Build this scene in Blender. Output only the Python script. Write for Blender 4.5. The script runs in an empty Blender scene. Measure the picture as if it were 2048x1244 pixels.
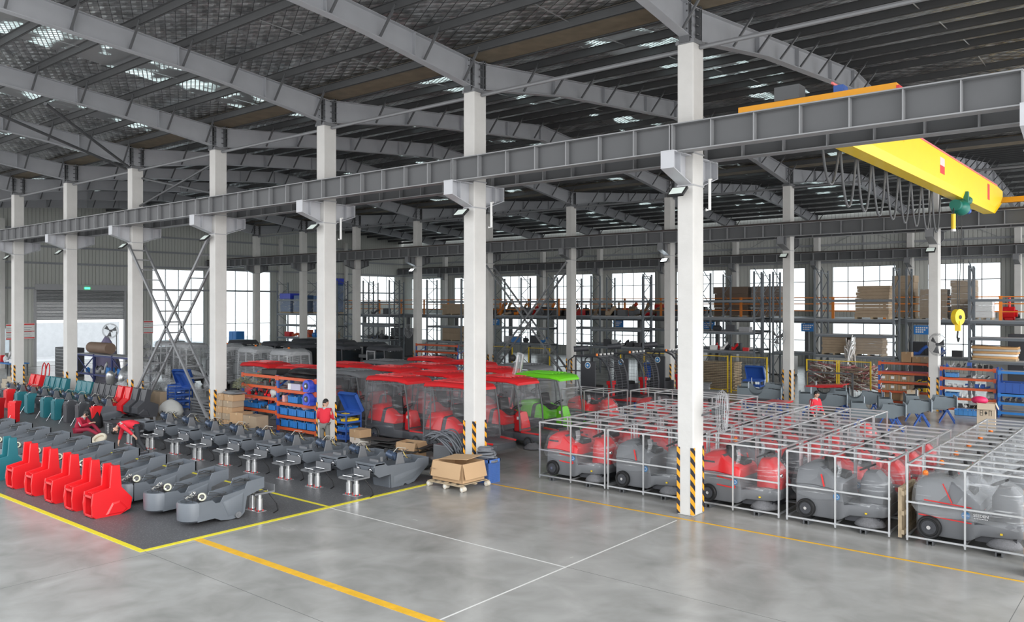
import bpy, math, random
from mathutils import Vector, Matrix, Euler
random.seed(7)
C = bpy.context.scene.collection
PI = math.pi
sc = bpy.context.scene
# ------------------------------------------------------------------ camera, sky, exposure
cam_d = bpy.data.cameras.new('camera'); cam = bpy.data.objects.new('camera', cam_d); C.objects.link(cam)
cam.location = (2.124, -16.909, 4.73); cam.rotation_euler = (PI/2, 0, 0.691)
cam_d.sensor_width = 36; cam_d.lens = 36*1637.2/2048; cam_d.shift_y = -12.03/2048
cam_d.clip_end = 400; cam_d.clip_start = 0.1
sc.camera = cam
sc.view_settings.view_transform = 'Standard'; sc.view_settings.look = 'None'
sc.view_settings.gamma = 1; sc.view_settings.use_curve_mapping = False
sc.view_settings.exposure = 0.0
try:
    sc.cycles.max_bounces = 8; sc.cycles.transparent_max_bounces = 14; sc.cycles.diffuse_bounces = 4
    sc.cycles.use_denoising = True; sc.cycles.sample_clamp_indirect = 6
    sc.cycles.caustics_reflective = False; sc.cycles.caustics_refractive = False
except Exception: pass
w = bpy.data.worlds.new('overcast_sky'); sc.world = w; w.use_nodes = True
nt = w.node_tree; nt.nodes.clear()
o_ = nt.nodes.new('ShaderNodeOutputWorld'); b_ = nt.nodes.new('ShaderNodeBackground')
tc = nt.nodes.new('ShaderNodeTexCoord'); sp = nt.nodes.new('ShaderNodeSeparateXYZ'); rp = nt.nodes.new('ShaderNodeValToRGB')
nt.links.new(tc.outputs['Generated'], sp.inputs[0]); nt.links.new(sp.outputs['Z'], rp.inputs[0])
rp.color_ramp.elements[0].position = 0.0; rp.color_ramp.elements[0].color = (1.0, 1.0, 1.0, 1)
rp.color_ramp.elements[1].position = 0.6; rp.color_ramp.elements[1].color = (0.86, 0.93, 1.0, 1)
nt.links.new(rp.outputs[0], b_.inputs[0]); b_.inputs[1].default_value = 2.3
nt.links.new(b_.outputs[0], o_.inputs[0])
sun_d = bpy.data.lights.new('hazy_sun', 'SUN'); sun = bpy.data.objects.new('hazy_sun', sun_d); C.objects.link(sun)
sun_d.energy = 3.2; sun_d.angle = math.radians(50); sun_d.color = (1, .99, .97)
sun.rotation_euler = Vector((-0.90, 0.28, -0.36)).to_track_quat('-Z', 'Y').to_euler()

# ------------------------------------------------------------------ materials
MATS = {}
def mat(name, col, rough=0.5, metal=0.0, var=0.12, scale=3.0, bump=0.0, bscale=40, alpha=None, emit=None, spec=None, coat=0):
    if name in MATS: return MATS[name]
    m = bpy.data.materials.new(name); m.use_nodes = True; MATS[name] = m
    nt = m.node_tree; p = nt.nodes['Principled BSDF']
    p.inputs['Roughness'].default_value = rough; p.inputs['Metallic'].default_value = metal
    tc = nt.nodes.new('ShaderNodeTexCoord')
    n = nt.nodes.new('ShaderNodeTexNoise'); n.inputs['Scale'].default_value = scale; n.inputs['Detail'].default_value = 5
    nt.links.new(tc.outputs['Object'], n.inputs['Vector'])
    mx = nt.nodes.new('ShaderNodeMix'); mx.data_type = 'RGBA'
    c = Vector(col[:3])
    mx.inputs[6].default_value = (*[max(0, v*(1-var)) for v in c], 1)
    mx.inputs[7].default_value = (*[min(1, v*(1+var)) for v in c], 1)
    nt.links.new(n.outputs['Fac'], mx.inputs[0]); nt.links.new(mx.outputs[2], p.inputs['Base Color'])
    if bump:
        n2 = nt.nodes.new('ShaderNodeTexNoise'); n2.inputs['Scale'].default_value = bscale; n2.inputs['Detail'].default_value = 3
        nt.links.new(tc.outputs['Object'], n2.inputs['Vector'])
        b = nt.nodes.new('ShaderNodeBump'); b.inputs['Strength'].default_value = bump; b.inputs['Distance'].default_value = 0.02
        nt.links.new(n2.outputs['Fac'], b.inputs['Height']); nt.links.new(b.outputs[0], p.inputs['Normal'])
    if emit:
        p.inputs['Emission Color'].default_value = (*emit[:3], 1); p.inputs['Emission Strength'].default_value = emit[3]
    if alpha is not None: p.inputs['Alpha'].default_value = alpha
    if coat: p.inputs['Coat Weight'].default_value = coat
    return m
def film(name, base=.10, peak=.55, rough=.2, tint=(.9, .92, .94), sc=1.6):
    # thin polythene: clear, with pale streaks where it is stretched and folded
    m = bpy.data.materials.new(name); m.use_nodes = True; MATS[name] = m
    nt = m.node_tree; nt.nodes.clear(); N = nt.nodes.new; L = nt.links.new
    out = N('ShaderNodeOutputMaterial'); tr = N('ShaderNodeBsdfTransparent'); pr = N('ShaderNodeBsdfPrincipled')
    pr.inputs['Base Color'].default_value = (*tint, 1); pr.inputs['Roughness'].default_value = rough
    tr.inputs[0].default_value = (.96, .965, .97, 1)
    tc = N('ShaderNodeTexCoord'); prev = None
    for rot, seed in (((.3, .5, .2), 0), ((-.6, .9, 1.1), 5)):
        mp = N('ShaderNodeMapping'); mp.inputs['Scale'].default_value = (.45*sc, .45*sc, 4.5*sc); mp.inputs['Rotation'].default_value = rot; mp.inputs['Location'].default_value = (seed, seed, seed)
        n = N('ShaderNodeTexNoise'); n.inputs['Scale'].default_value = 2.2; n.inputs['Detail'].default_value = 4; n.inputs['Roughness'].default_value = .55
        L(tc.outputs['Object'], mp.inputs[0]); L(mp.outputs[0], n.inputs['Vector'])
        if prev is None: prev = n
        else:
            mxm = N('ShaderNodeMath'); mxm.operation = 'MAXIMUM'; L(prev.outputs['Fac'], mxm.inputs[0]); L(n.outputs['Fac'], mxm.inputs[1])
    r = N('ShaderNodeValToRGB'); r.color_ramp.elements[0].position = .60; r.color_ramp.elements[1].position = .80
    r.color_ramp.elements[0].color = (base,)*3+(1,); r.color_ramp.elements[1].color = (peak,)*3+(1,)
    L(mxm.outputs[0], r.inputs[0])
    b = N('ShaderNodeBump'); b.inputs['Strength'].default_value = .7; b.inputs['Distance'].default_value = .04
    L(mxm.outputs[0], b.inputs['Height']); L(b.outputs[0], pr.inputs['Normal'])
    mx = N('ShaderNodeMixShader'); L(r.outputs[0], mx.inputs[0]); L(tr.outputs[0], mx.inputs[1]); L(pr.outputs[0], mx.inputs[2])
    L(mx.outputs[0], out.inputs[0])
    return m
FILM = film('clear_film', .07, .7, sc=1.3); FILMW = film('white_film', .18, .8); FILMC = film('cab_film', .06, .40, .2, (.75, .77, .8), 1.2)
CONC = mat('precast_concrete', (.62, .61, .59), .8, var=.10, scale=2.2, bump=.25, bscale=14)
STEEL = mat('painted_grey_steel', (.20, .205, .215), .45, .1, var=.08, scale=1.5)
STEELL = mat('light_grey_steel', (.40, .405, .42), .45, .1, var=.08, scale=1.5)
STEELD = mat('dark_grey_steel', (.10, .104, .11), .5, .1, var=.1)
RUST = mat('rusty_gutter', (.16, .13, .09), .7, var=.45, scale=2.5)
GALV = mat('galvanised_steel', (.62, .63, .64), .32, .75, var=.1, scale=14)
GALVP = mat('purlin_steel', (.075, .077, .08), .6, .15, var=.15, scale=2)
RED = mat('red_plastic', (.64, .013, .018), .32, var=.06)
REDP = mat('red_body', (.68, .02, .025), .3, var=.08, coat=.2)
TEAL = mat('teal_plastic', (.015, .14, .17), .4, var=.1)
GREY = mat('grey_moulded_plastic', (.125, .14, .16), .42, var=.12, bump=.1, bscale=120)
GREYB = mat('grey_body_plastic', (.16, .165, .175), .38, var=.1)
GREYD = mat('charcoal_plastic', (.05, .052, .06), .45, var=.1)
BLACK = mat('black_rubber', (.012, .012, .013), .55, var=.2)
BLUE = mat('blue_steel', (.03, .10, .38), .4, var=.1)
BLUEP = mat('blue_plastic_bin', (.03, .20, .55), .4, var=.12)
ORNG = mat('orange_rack_steel', (.62, .10, .03), .45, var=.12)
ORNL = mat('orange_plastic', (.9, .22, .02), .35, var=.05)
YEL = mat('yellow_paint', (.85, .58, .02), .4, var=.06)
YELT = mat('yellow_floor_tape', (.72, .62, .03), .5, var=.18, scale=9)
AMBT = mat('amber_floor_paint', (.75, .42, .03), .5, var=.25, scale=6)
CARD = mat('brown_cardboard', (.42, .27, .15), .85, var=.12, scale=4)
CARDD = mat('dusty_cardboard', (.34, .26, .18), .85, var=.15, scale=4)
WHITE = mat('white_plastic', (.78, .78, .77), .4, var=.05)
CHROME = mat('bright_metal', (.75, .75, .76), .2, 1, var=.05)
WOOD = mat('pallet_wood', (.42, .33, .22), .8, var=.25, scale=8)
GREEN = mat('lime_green_body', (.16, .62, .02), .35, var=.06)
HOIST = mat('green_hoist_paint', (.01, .16, .12), .4, var=.1)
SKIN = mat('skin', (.55, .33, .24), .55, var=.08)
HAIR = mat('black_hair', (.012, .01, .01), .6, var=.2)
JKT = mat('red_work_jacket', (.62, .02, .04), .8, var=.12, bump=.3, bscale=12)
JKTG = mat('grey_jacket_panel', (.38, .38, .38), .8, var=.1)
TROU = mat('dark_trousers', (.03, .032, .038), .85, var=.2)
TROUG = mat('khaki_grey_trousers', (.17, .17, .16), .85, var=.15)
LEAF = mat('dry_green_leaves', (.22, .26, .14), .8, var=.4, scale=20)
OLIVE = mat('olive_green_case', (.20, .28, .14), .6, var=.12)

# ------------------------------------------------------------------ mesh helpers
class MB:
    def __init__(s, *mats): s.v = []; s.f = []; s.mi = []; s.mats = list(mats); s.cur = 0; s.M = None
    def m(s, mt):
        if mt not in s.mats: s.mats.append(mt)
        s.cur = s.mats.index(mt); return s
    def add(s, vs, fs):
        n = len(s.v)
        if s.M is not None: vs = [s.M @ Vector(v) for v in vs]
        s.v += [tuple(v) for v in vs]; s.f += [tuple(i+n for i in f) for f in fs]; s.mi += [s.cur]*len(fs); return s
    def box(s, x0, x1, y0, y1, z0, z1):
        return s.add([(x0,y0,z0),(x1,y0,z0),(x1,y1,z0),(x0,y1,z0),(x0,y0,z1),(x1,y0,z1),(x1,y1,z1),(x0,y1,z1)],
                     [(0,3,2,1),(4,5,6,7),(0,1,5,4),(1,2,6,5),(2,3,7,6),(3,0,4,7)])
    def cb(s, x, y, z, sx, sy, sz): return s.box(x-sx/2, x+sx/2, y-sy/2, y+sy/2, z-sz/2, z+sz/2)
    def bar(s, a, b, w, h=None):
        h = h or w; a = Vector(a); b = Vector(b); d = (b-a)
        if d.length < 1e-6: return s
        d.normalize(); u = Vector((0,0,1)) if abs(d.z) < .95 else Vector((0,1,0))
        r = d.cross(u).normalized(); u = r.cross(d)
        vs = [p + r*(i*w/2) + u*(j*h/2) for p in (a,b) for i,j in ((-1,-1),(1,-1),(1,1),(-1,1))]
        return s.add(vs, [(0,1,2,3),(7,6,5,4),(0,4,5,1),(1,5,6,2),(2,6,7,3),(3,7,4,0)])
    def tube(s, pts, r, n=8, cap=True):
        pts = [Vector(p) for p in pts]; rr = r if isinstance(r, (list, tuple)) else [r]*len(pts)
        vs = []; fs = []; pu = None
        for i, p in enumerate(pts):
            d = (pts[min(i+1, len(pts)-1)] - pts[max(i-1, 0)]).normalized()
            if pu is None: pu = Vector((0,0,1)) if abs(d.z) < .9 else Vector((1,0,0))
            a = d.cross(pu)
            if a.length < 1e-4: a = d.cross(Vector((0,1,.3)))
            a.normalize(); b = a.cross(d).normalized(); pu = b
            for k in range(n):
                t = 2*PI*k/n; vs.append(p + (a*math.cos(t) + b*math.sin(t))*rr[i])
        for i in range(len(pts)-1):
            for k in range(n): fs.append((i*n+k, i*n+(k+1)%n, (i+1)*n+(k+1)%n, (i+1)*n+k))
        if cap: fs.append(tuple(range(n))[::-1]); fs.append(tuple(range((len(pts)-1)*n, len(pts)*n)))
        return s.add(vs, fs)
    def cyl(s, a, b, r, n=12): return s.tube([a, b], r, n)
    def prism(s, prof, ax, a, b):
        # prof: 2-D outline in the two axes other than ax (in xyz order), extruded a..b along ax
        n = len(prof); vs = []
        for t in (a, b):
            for p in prof:
                q = [p[0], p[1]]; q.insert(ax, t); vs.append(tuple(q))
        return s.add(vs, [tuple(range(n)), tuple(range(2*n-1, n-1, -1))] + [(i, i+n, (i+1) % n+n, (i+1) % n) for i in range(n)])
    def loft(s, rings, close=True, cap=True):
        n = len(rings[0]); vs = [v for r in rings for v in r]; fs = []
        for i in range(len(rings)-1):
            for k in range(n if close else n-1): fs.append((i*n+k, i*n+(k+1) % n, (i+1)*n+(k+1) % n, (i+1)*n+k))
        if cap: fs.append(tuple(range(n))[::-1]); fs.append(tuple(range((len(rings)-1)*n, len(rings)*n)))
        return s.add(vs, fs)
    def ell(s, c, r, nu=12, nv=8, M=None):
        vs = []; fs = []
        for i in range(nv+1):
            ph = PI*i/nv
            for k in range(nu):
                t = 2*PI*k/nu; p = Vector((r[0]*math.sin(ph)*math.cos(t), r[1]*math.sin(ph)*math.sin(t), r[2]*math.cos(ph)))
                if M: p = M @ p
                vs.append(p + Vector(c))
        for i in range(nv):
            for k in range(nu): fs.append((i*nu+k, (i+1)*nu+k, (i+1)*nu+(k+1) % nu, i*nu+(k+1) % nu))
        return s.add(vs, fs)
    def disc(s, c, ax, r, t, n=20):
        c = Vector(c); d = Vector(ax).normalized(); return s.tube([c - d*t/2, c + d*t/2], r, n)
    def ring(s, c, ax, r, rt, n=24, k=6):
        c = Vector(c); d = Vector(ax).normalized(); u = Vector((0,0,1)) if abs(d.z) < .9 else Vector((1,0,0))
        a = d.cross(u).normalized(); b = a.cross(d); vs = []; fs = []
        for i in range(n):
            t = 2*PI*i/n; e = a*math.cos(t) + b*math.sin(t)
            for j in range(k):
                q = 2*PI*j/k; vs.append(c + e*(r + rt*math.cos(q)) + d*rt*math.sin(q))
        for i in range(n):
            for j in range(k): fs.append((i*k+j, i*k+(j+1) % k, ((i+1) % n)*k+(j+1) % k, ((i+1) % n)*k+j))
        return s.add(vs, fs)
    def build(s, name, mt=None, parent=None, smooth=False, bev=0, loc=None, fix=True):
        me = bpy.data.meshes.new(name); me.from_pydata(s.v, [], s.f); mats = s.mats or [mt]
        if mt is not None and not s.mats: mats = [mt]
        for q in mats: me.materials.append(q)
        if len(mats) > 1: me.polygons.foreach_set('material_index', s.mi)
        if fix:
            import bmesh
            bm = bmesh.new(); bm.from_mesh(me); bmesh.ops.recalc_face_normals(bm, faces=bm.faces); bm.to_mesh(me); bm.free()
        if smooth: me.polygons.foreach_set('use_smooth', [True]*len(me.polygons)); 
        me.update()
        o = bpy.data.objects.new(name, me); C.objects.link(o)
        if parent: o.parent = parent
        if loc: o.location = loc
        if smooth == 'auto':
            try: me.set_sharp_from_angle(angle=math.radians(38))
            except Exception: pass
        if bev:
            b = o.modifiers.new('edge', 'BEVEL'); b.width = bev; b.segments = 2; b.limit_method = 'ANGLE'; b.angle_limit = math.radians(35)
        return o
def tag(o, label=None, cat=None, group=None, kind=None):
    if label: o['label'] = label
    if cat: o['category'] = cat
    if group: o['group'] = group
    if kind: o['kind'] = kind
    return o
def thing(name, label, cat, loc=(0,0,0), rz=0, group=None):
    o = bpy.data.objects.new(name, None); C.objects.link(o); o.location = loc; o.rotation_euler = (0,0,rz); o.empty_display_size = .2
    return tag(o, label, cat, group)
KIDS = {}
def dup(root, loc=None, rz=None, label=None, group=None, name=None, swap=None):
    # a copy of a thing with copies of its parts and sub-parts; swap = {old material: new material} on part objects
    def cp(o, par):
        c = o.copy(); C.objects.link(c); c.parent = par
        if swap and c.data is not None and any(m in swap for m in c.data.materials):
            key = (c.data.name, tuple(sorted(v.name for v in swap.values())))
            if key not in KIDS:
                d = c.data.copy()
                for i, m in enumerate(d.materials):
                    if m in swap: d.materials[i] = swap[m]
                KIDS[key] = d
            c.data = KIDS[key]
        for ch in o.children: cp(ch, c)
        return c
    r = cp(root, None)
    if name: r.name = name
    if loc is not None: r.location = loc
    if rz is not None: r.rotation_euler = (0,0,rz)
    if label: r['label'] = label
    if group: r['group'] = group
    return r
ORD = ['first','second','third','fourth','fifth','sixth','seventh','eighth','ninth','tenth','eleventh','twelfth']
B = 6.6; W = 23.15
# ------------------------------------------------------------------ floor
def floor_mat():
    m = bpy.data.materials.new('polished_concrete_floor'); m.use_nodes = True; nt = m.node_tree; N = nt.nodes.new; L = nt.links.new
    p = nt.nodes['Principled BSDF']; tc = N('ShaderNodeTexCoord')
    n1 = N('ShaderNodeTexNoise'); n1.inputs['Scale'].default_value = .5; n1.inputs['Detail'].default_value = 8; n1.inputs['Distortion'].default_value = .8
    n2 = N('ShaderNodeTexNoise'); n2.inputs['Scale'].default_value = 1.3; n2.inputs['Detail'].default_value = 9; n2.inputs['Distortion'].default_value = .6
    for n in (n1, n2): L(tc.outputs['Object'], n.inputs['Vector'])
    r = N('ShaderNodeValToRGB'); e = r.color_ramp.elements
    e[0].position = .28; e[0].color = (.22,.215,.20,1); e[1].position = .72; e[1].color = (.46,.45,.43,1)
    ad = N('ShaderNodeMath'); ad.operation = 'MULTIPLY_ADD'; ad.inputs[1].default_value = .55; ad.inputs[2].default_value = 0
    L(n1.outputs['Fac'], ad.inputs[0]); a2 = N('ShaderNodeMath'); a2.operation = 'MULTIPLY_ADD'; a2.inputs[1].default_value = .45
    L(n2.outputs['Fac'], a2.inputs[0]); L(ad.outputs[0], a2.inputs[2]); L(a2.outputs[0], r.inputs[0])
    # saw-cut joints every 6.6 m
    sp = N('ShaderNodeSeparateXYZ'); L(tc.outputs['Object'], sp.inputs[0]); prev = None
    for k, off, per_ in (('X', -.05, 6.6), ('Y', .5, 4.4)):
        a = N('ShaderNodeMath'); a.operation = 'ADD'; a.inputs[1].default_value = 660+off; L(sp.outputs[k], a.inputs[0])
        md = N('ShaderNodeMath'); md.operation = 'MODULO'; md.inputs[1].default_value = per_; L(a.outputs[0], md.inputs[0])
        lt = N('ShaderNodeMath'); lt.operation = 'LESS_THAN'; lt.inputs[1].default_value = .011; L(md.outputs[0], lt.inputs[0])
        if prev is None: prev = lt
        else:
            mx_ = N('ShaderNodeMath'); mx_.operation = 'MAXIMUM'; L(prev.outputs[0], mx_.inputs[0]); L(lt.outputs[0], mx_.inputs[1]); prev = mx_
    mx = N('ShaderNodeMix'); mx.data_type = 'RGBA'; L(prev.outputs[0], mx.inputs[0]); L(r.outputs[0], mx.inputs[6]); mx.inputs[7].default_value = (.13,.13,.13,1)
    L(mx.outputs[2], p.inputs['Base Color'])
    rr = N('ShaderNodeMapRange'); rr.inputs[3].default_value = .20; rr.inputs[4].default_value = .30; L(n2.outputs['Fac'], rr.inputs[0]); L(rr.outputs[0], p.inputs['Roughness'])
    p.inputs['Specular IOR Level'].default_value = .5
    return m
mb = MB(); mb.box(-72, 8, -22, 60, -.2, 0)
tag(mb.build('floor', floor_mat()), 'polished grey concrete hall floor', kind='structure')
def mat_mat():
    m = bpy.data.materials.new('ribbed_rubber'); m.use_nodes = True; nt = m.node_tree; N = nt.nodes.new; L = nt.links.new
    p = nt.nodes['Principled BSDF']; tc = N('ShaderNodeTexCoord')
    v = N('ShaderNodeTexVoronoi'); v.inputs['Scale'].default_value = 22; L(tc.outputs['Object'], v.inputs['Vector'])
    r = N('ShaderNodeValToRGB'); e = r.color_ramp.elements; e[0].position = .15; e[0].color = (.19,.19,.19,1); e[1].position = .35; e[1].color = (.095,.095,.10,1)
    L(v.outputs['Distance'], r.inputs[0]); L(r.outputs[0], p.inputs['Base Color']); p.inputs['Roughness'].default_value = .48
    b = N('ShaderNodeBump'); b.inputs['Strength'].default_value = .3; b.inputs['Distance'].default_value = .01; b.invert = True
    L(v.outputs['Distance'], b.inputs['Height']); L(b.outputs[0], p.inputs['Normal'])
    return m
mb = MB(); mb.box(-48, -13.4, -9.3, -.9, 0, .008)
tag(mb.build('rubber_mat', mat_mat()), 'dark grey studded rubber matting under the chassis shells', 'floor mat')
def tape(x0, x1, y0, y1, mt, label, z=.008, name='floor_line'):
    mb = MB(); mb.box(x0, x1, y0, y1, 0.001, z+.003); return tag(mb.build(name, mt), label, 'floor line', 'painted and taped floor lines')
tape(-48, -13.33, -9.38, -9.27, YELT, 'yellow tape along the near edge of the rubber mat below the red housings')
tape(-13.42, -13.31, -9.27, -1.6, YELT, 'yellow tape on the short edge of the rubber mat running to the carton')
tape(-48, -13.42, -4.93, -4.84, YELT, 'yellow tape crossing the rubber mat between the two chassis rows')
tape(-13.3, 6, -8.3, -8.13, AMBT, 'wide amber line crossing the open floor toward the lower edge', .002)
tape(-13.3, 8, -.60, -.53, AMBT, 'thin worn amber line in front of the caged sweepers', .002)
tape(-6.56, -6.53, -12, -.75, mat('chalk_line', (.62,.61,.59), .7), 'thin pale joint line running across the open floor to the nearest column', .001)
tape(-13.3, -6.56, -4.93, -4.90, mat('chalk_line', (.62,.61,.59), .7), 'thin pale joint line from the yellow tape corner toward the open floor', .001)
mb = MB(); pts = []
for dx, dy in ((0, 0), (.03, .06)):
    p0 = Vector((-11.75+dx, -12.7+dy, .008)); mb.tube([p0 + Vector((-.30*t+.02*math.sin(t*9), .42*t, 0)) for t in [i/8*.5 for i in range(9)]], .007, 5)
tag(mb.build('cable_offcut', BLACK), 'thin black cable scrap lying on the bare floor near the lower left', 'cable')

# ------------------------------------------------------------------ columns
def stripes_mat():
    m = bpy.data.materials.new('hazard_stripes'); m.use_nodes = True; nt = m.node_tree; N = nt.nodes.new; L = nt.links.new
    p = nt.nodes['Principled BSDF']; tc = N('ShaderNodeTexCoord'); sp = N('ShaderNodeSeparateXYZ'); L(tc.outputs['Object'], sp.inputs[0])
    a = N('ShaderNodeMath'); a.operation = 'ADD'; L(sp.outputs['X'], a.inputs[0]); L(sp.outputs['Y'], a.inputs[1])
    a1 = N('ShaderNodeMath'); a1.operation = 'ADD'; L(a.outputs[0], a1.inputs[0]); L(sp.outputs['Z'], a1.inputs[1])
    a2 = N('ShaderNodeMath'); a2.operation = 'ADD'; a2.inputs[1].default_value = 50; L(a1.outputs[0], a2.inputs[0])
    md = N('ShaderNodeMath'); md.operation = 'MODULO'; md.inputs[1].default_value = .26; L(a2.outputs[0], md.inputs[0])
    lt = N('ShaderNodeMath'); lt.operation = 'LESS_THAN'; lt.inputs[1].default_value = .13; L(md.outputs[0], lt.inputs[0])
    mx = N('ShaderNodeMix'); mx.data_type = 'RGBA'; mx.inputs[6].default_value = (.02,.02,.03,1); mx.inputs[7].default_value = (.85,.38,.02,1)
    L(lt.outputs[0], mx.inputs[0]); L(mx.outputs[2], p.inputs['Base Color']); p.inputs['Roughness'].default_value = .5
    return m
STRIPE = stripes_mat(); BRK = mat('bracket_paint', (.50,.51,.54), .45, .1, var=.06)
def corbel_mb(sg):
    mb = MB(); y = sg
    mb.prism([(y*.26, 7.45), (y*1.05, 7.72), (y*1.05, 8.06), (y*.26, 8.06)], 0, -.012, .012)
    mb.box(-.16, .16, min(y*.26, y*1.08), max(y*.26, y*1.08), 8.06, 8.085)
    for z0, z1 in ((7.43, 7.70),):
        mb.add([(-.16, y*.26, z0), (.16, y*.26, z0), (.16, y*1.08, z1), (-.16, y*1.08, z1), (-.16, y*.26, z0+.02), (.16, y*.26, z0+.02), (.16, y*1.08, z1+.02), (-.16, y*1.08, z1+.02)],
               [(0,1,2,3),(7,6,5,4),(0,4,5,1),(1,5,6,2),(2,6,7,3),(3,7,4,0)])
    mb.box(-.14, .14, *sorted((y*.72, y*.735)), 7.62, 8.06)
    mb.box(-.16, .16, *sorted((y*1.05, y*1.075)), 7.71, 8.06)
    return mb
def make_column(kind, guards):
    t = thing('concrete_column', '', 'column')
    mb = MB(CONC)
    mb.box(-.2, .2, -.25, .25, 0, 10.68)
    mb.build('shaft', None, t, bev=.025)
    mb = MB(); mb.box(-.23, .23, -.28, .28, 10.60, 10.66); mb.box(-.22, .22, -.27, .27, 10.66, 10.70); mb.build('head_plate', STEEL, t)
    for sg in ((-1, 1) if kind != 'wall' else (-1,)): corbel_mb(sg).build('crane_bracket', STEEL if kind != 'near' else BRK, t)
    mb = MB()
    for z in (7.40, 8.12): mb.box(-.212, .212, -.262, .262, z, z+.03)
    mb.build('clamp_band', STEELL, t)
    if guards:
        for sx, sy in ((-1,-1),(1,-1),(1,1)):
            mb = MB(); mb.box(*sorted((sx*.209, sx*.13)), *sorted((sy*.259, sy*.256)), .03, 1.53); mb.box(*sorted((sx*.209, sx*.206)), *sorted((sy*.259, sy*.18)), .03, 1.53)
            mb.build('corner_guard', STRIPE, t)
    return t
NEARN = ['nearest and tallest', 'second nearest', 'third nearest', 'fourth nearest', 'fifth nearest', 'sixth nearest', 'seventh nearest', 'eighth nearest', 'ninth nearest', 'tenth nearest']
col_near = make_column('near', True); col_near.location = (.12, 0, 0); col_near['label'] = 'pale concrete column at the very right edge of the front row'
for n in range(1, 10):
    c = dup(col_near, (-n*B, 0, 0), label='%s pale concrete column of the front row in full view' % NEARN[n-1]) if n > 1 else dup(col_near, (-B, 0, 0), label='nearest and tallest pale concrete column with striped corner guards beside the caged sweepers')
    if n == 2: c['label'] = 'second nearest front-row concrete column, standing behind the open carton'
    if n == 3: c['label'] = 'third nearest front-row concrete column, behind the worker at the blue trolley'
col_far = make_column('far', True); col_far.location = (-B*.0, W, 0); col_far['label'] = 'pale concrete column of the second row at the far right'
for n in range(1, 10):
    dup(col_far, (-n*B, W, 0), label='%s pale concrete column of the second row counting from the right' % ORD[n])
col_wall = make_column('wall', False); col_wall.location = (-B, 2*W-.05, 0); col_wall['label'] = 'concrete wall column at the right end of the long back wall'
for n in range(2, 10): dup(col_wall, (-n*B, 2*W-.05, 0), label='%s concrete wall column from the right along the back wall' % ORD[n-1])

# ------------------------------------------------------------------ crane runway beams
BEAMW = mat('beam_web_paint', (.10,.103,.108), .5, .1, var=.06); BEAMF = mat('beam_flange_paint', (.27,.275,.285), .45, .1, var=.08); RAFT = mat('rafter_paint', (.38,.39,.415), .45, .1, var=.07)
def make_beam(railm, stm):
    t = thing('crane_beam', '', 'crane beam')
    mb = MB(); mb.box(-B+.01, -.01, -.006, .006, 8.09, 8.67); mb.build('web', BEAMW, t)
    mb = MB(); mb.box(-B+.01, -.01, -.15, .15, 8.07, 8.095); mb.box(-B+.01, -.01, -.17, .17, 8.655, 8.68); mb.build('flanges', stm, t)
    for k in range(8):
        x = -k*B/7; x = min(-.03, max(-B+.03, x))
        mb = MB(); mb.box(x-.012, x+.012, -.145, .145, 8.095, 8.655); mb.build('stiffener', stm, t)
    mb = MB(); mb.box(-B, 0, -.035, .035, 8.68, 8.70); mb.box(-B, 0, -.012, .012, 8.70, 8.75); mb.box(-B, 0, -.03, .03, 8.75, 8.78); mb.build('rail', railm, t)
    return t
RAILM = mat('brown_rail_steel', (.07, .055, .05), .6, .3, var=.3)
bm1 = make_beam(RAILM, BEAMF)
first = True
for rowname, Y in (('front row, far side', .78), ('front row, camera side', -.78), ('second row, camera side', W-.78), ('second row, far side', W+.78), ('back wall', 2*W-.85)):
    for n in range(0 if Y < 10 else (-1 if Y < 40 else 0), 10):
        lab = '%s span from the right of the grey crane beam, %s' % (ORD[n+1] if Y > 20 and Y < 30 else ORD[n], rowname)
        if first: o = bm1; first = False
        else: o = dup(bm1)
        o.location = (-n*B, Y, 0); o['label'] = lab; o['group'] = 'crane beam spans'
        if Y < 0:
            for ch in list(o.children):
                if ch.name.startswith('rail') and o is not bm1: bpy.data.objects.remove(ch)
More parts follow.
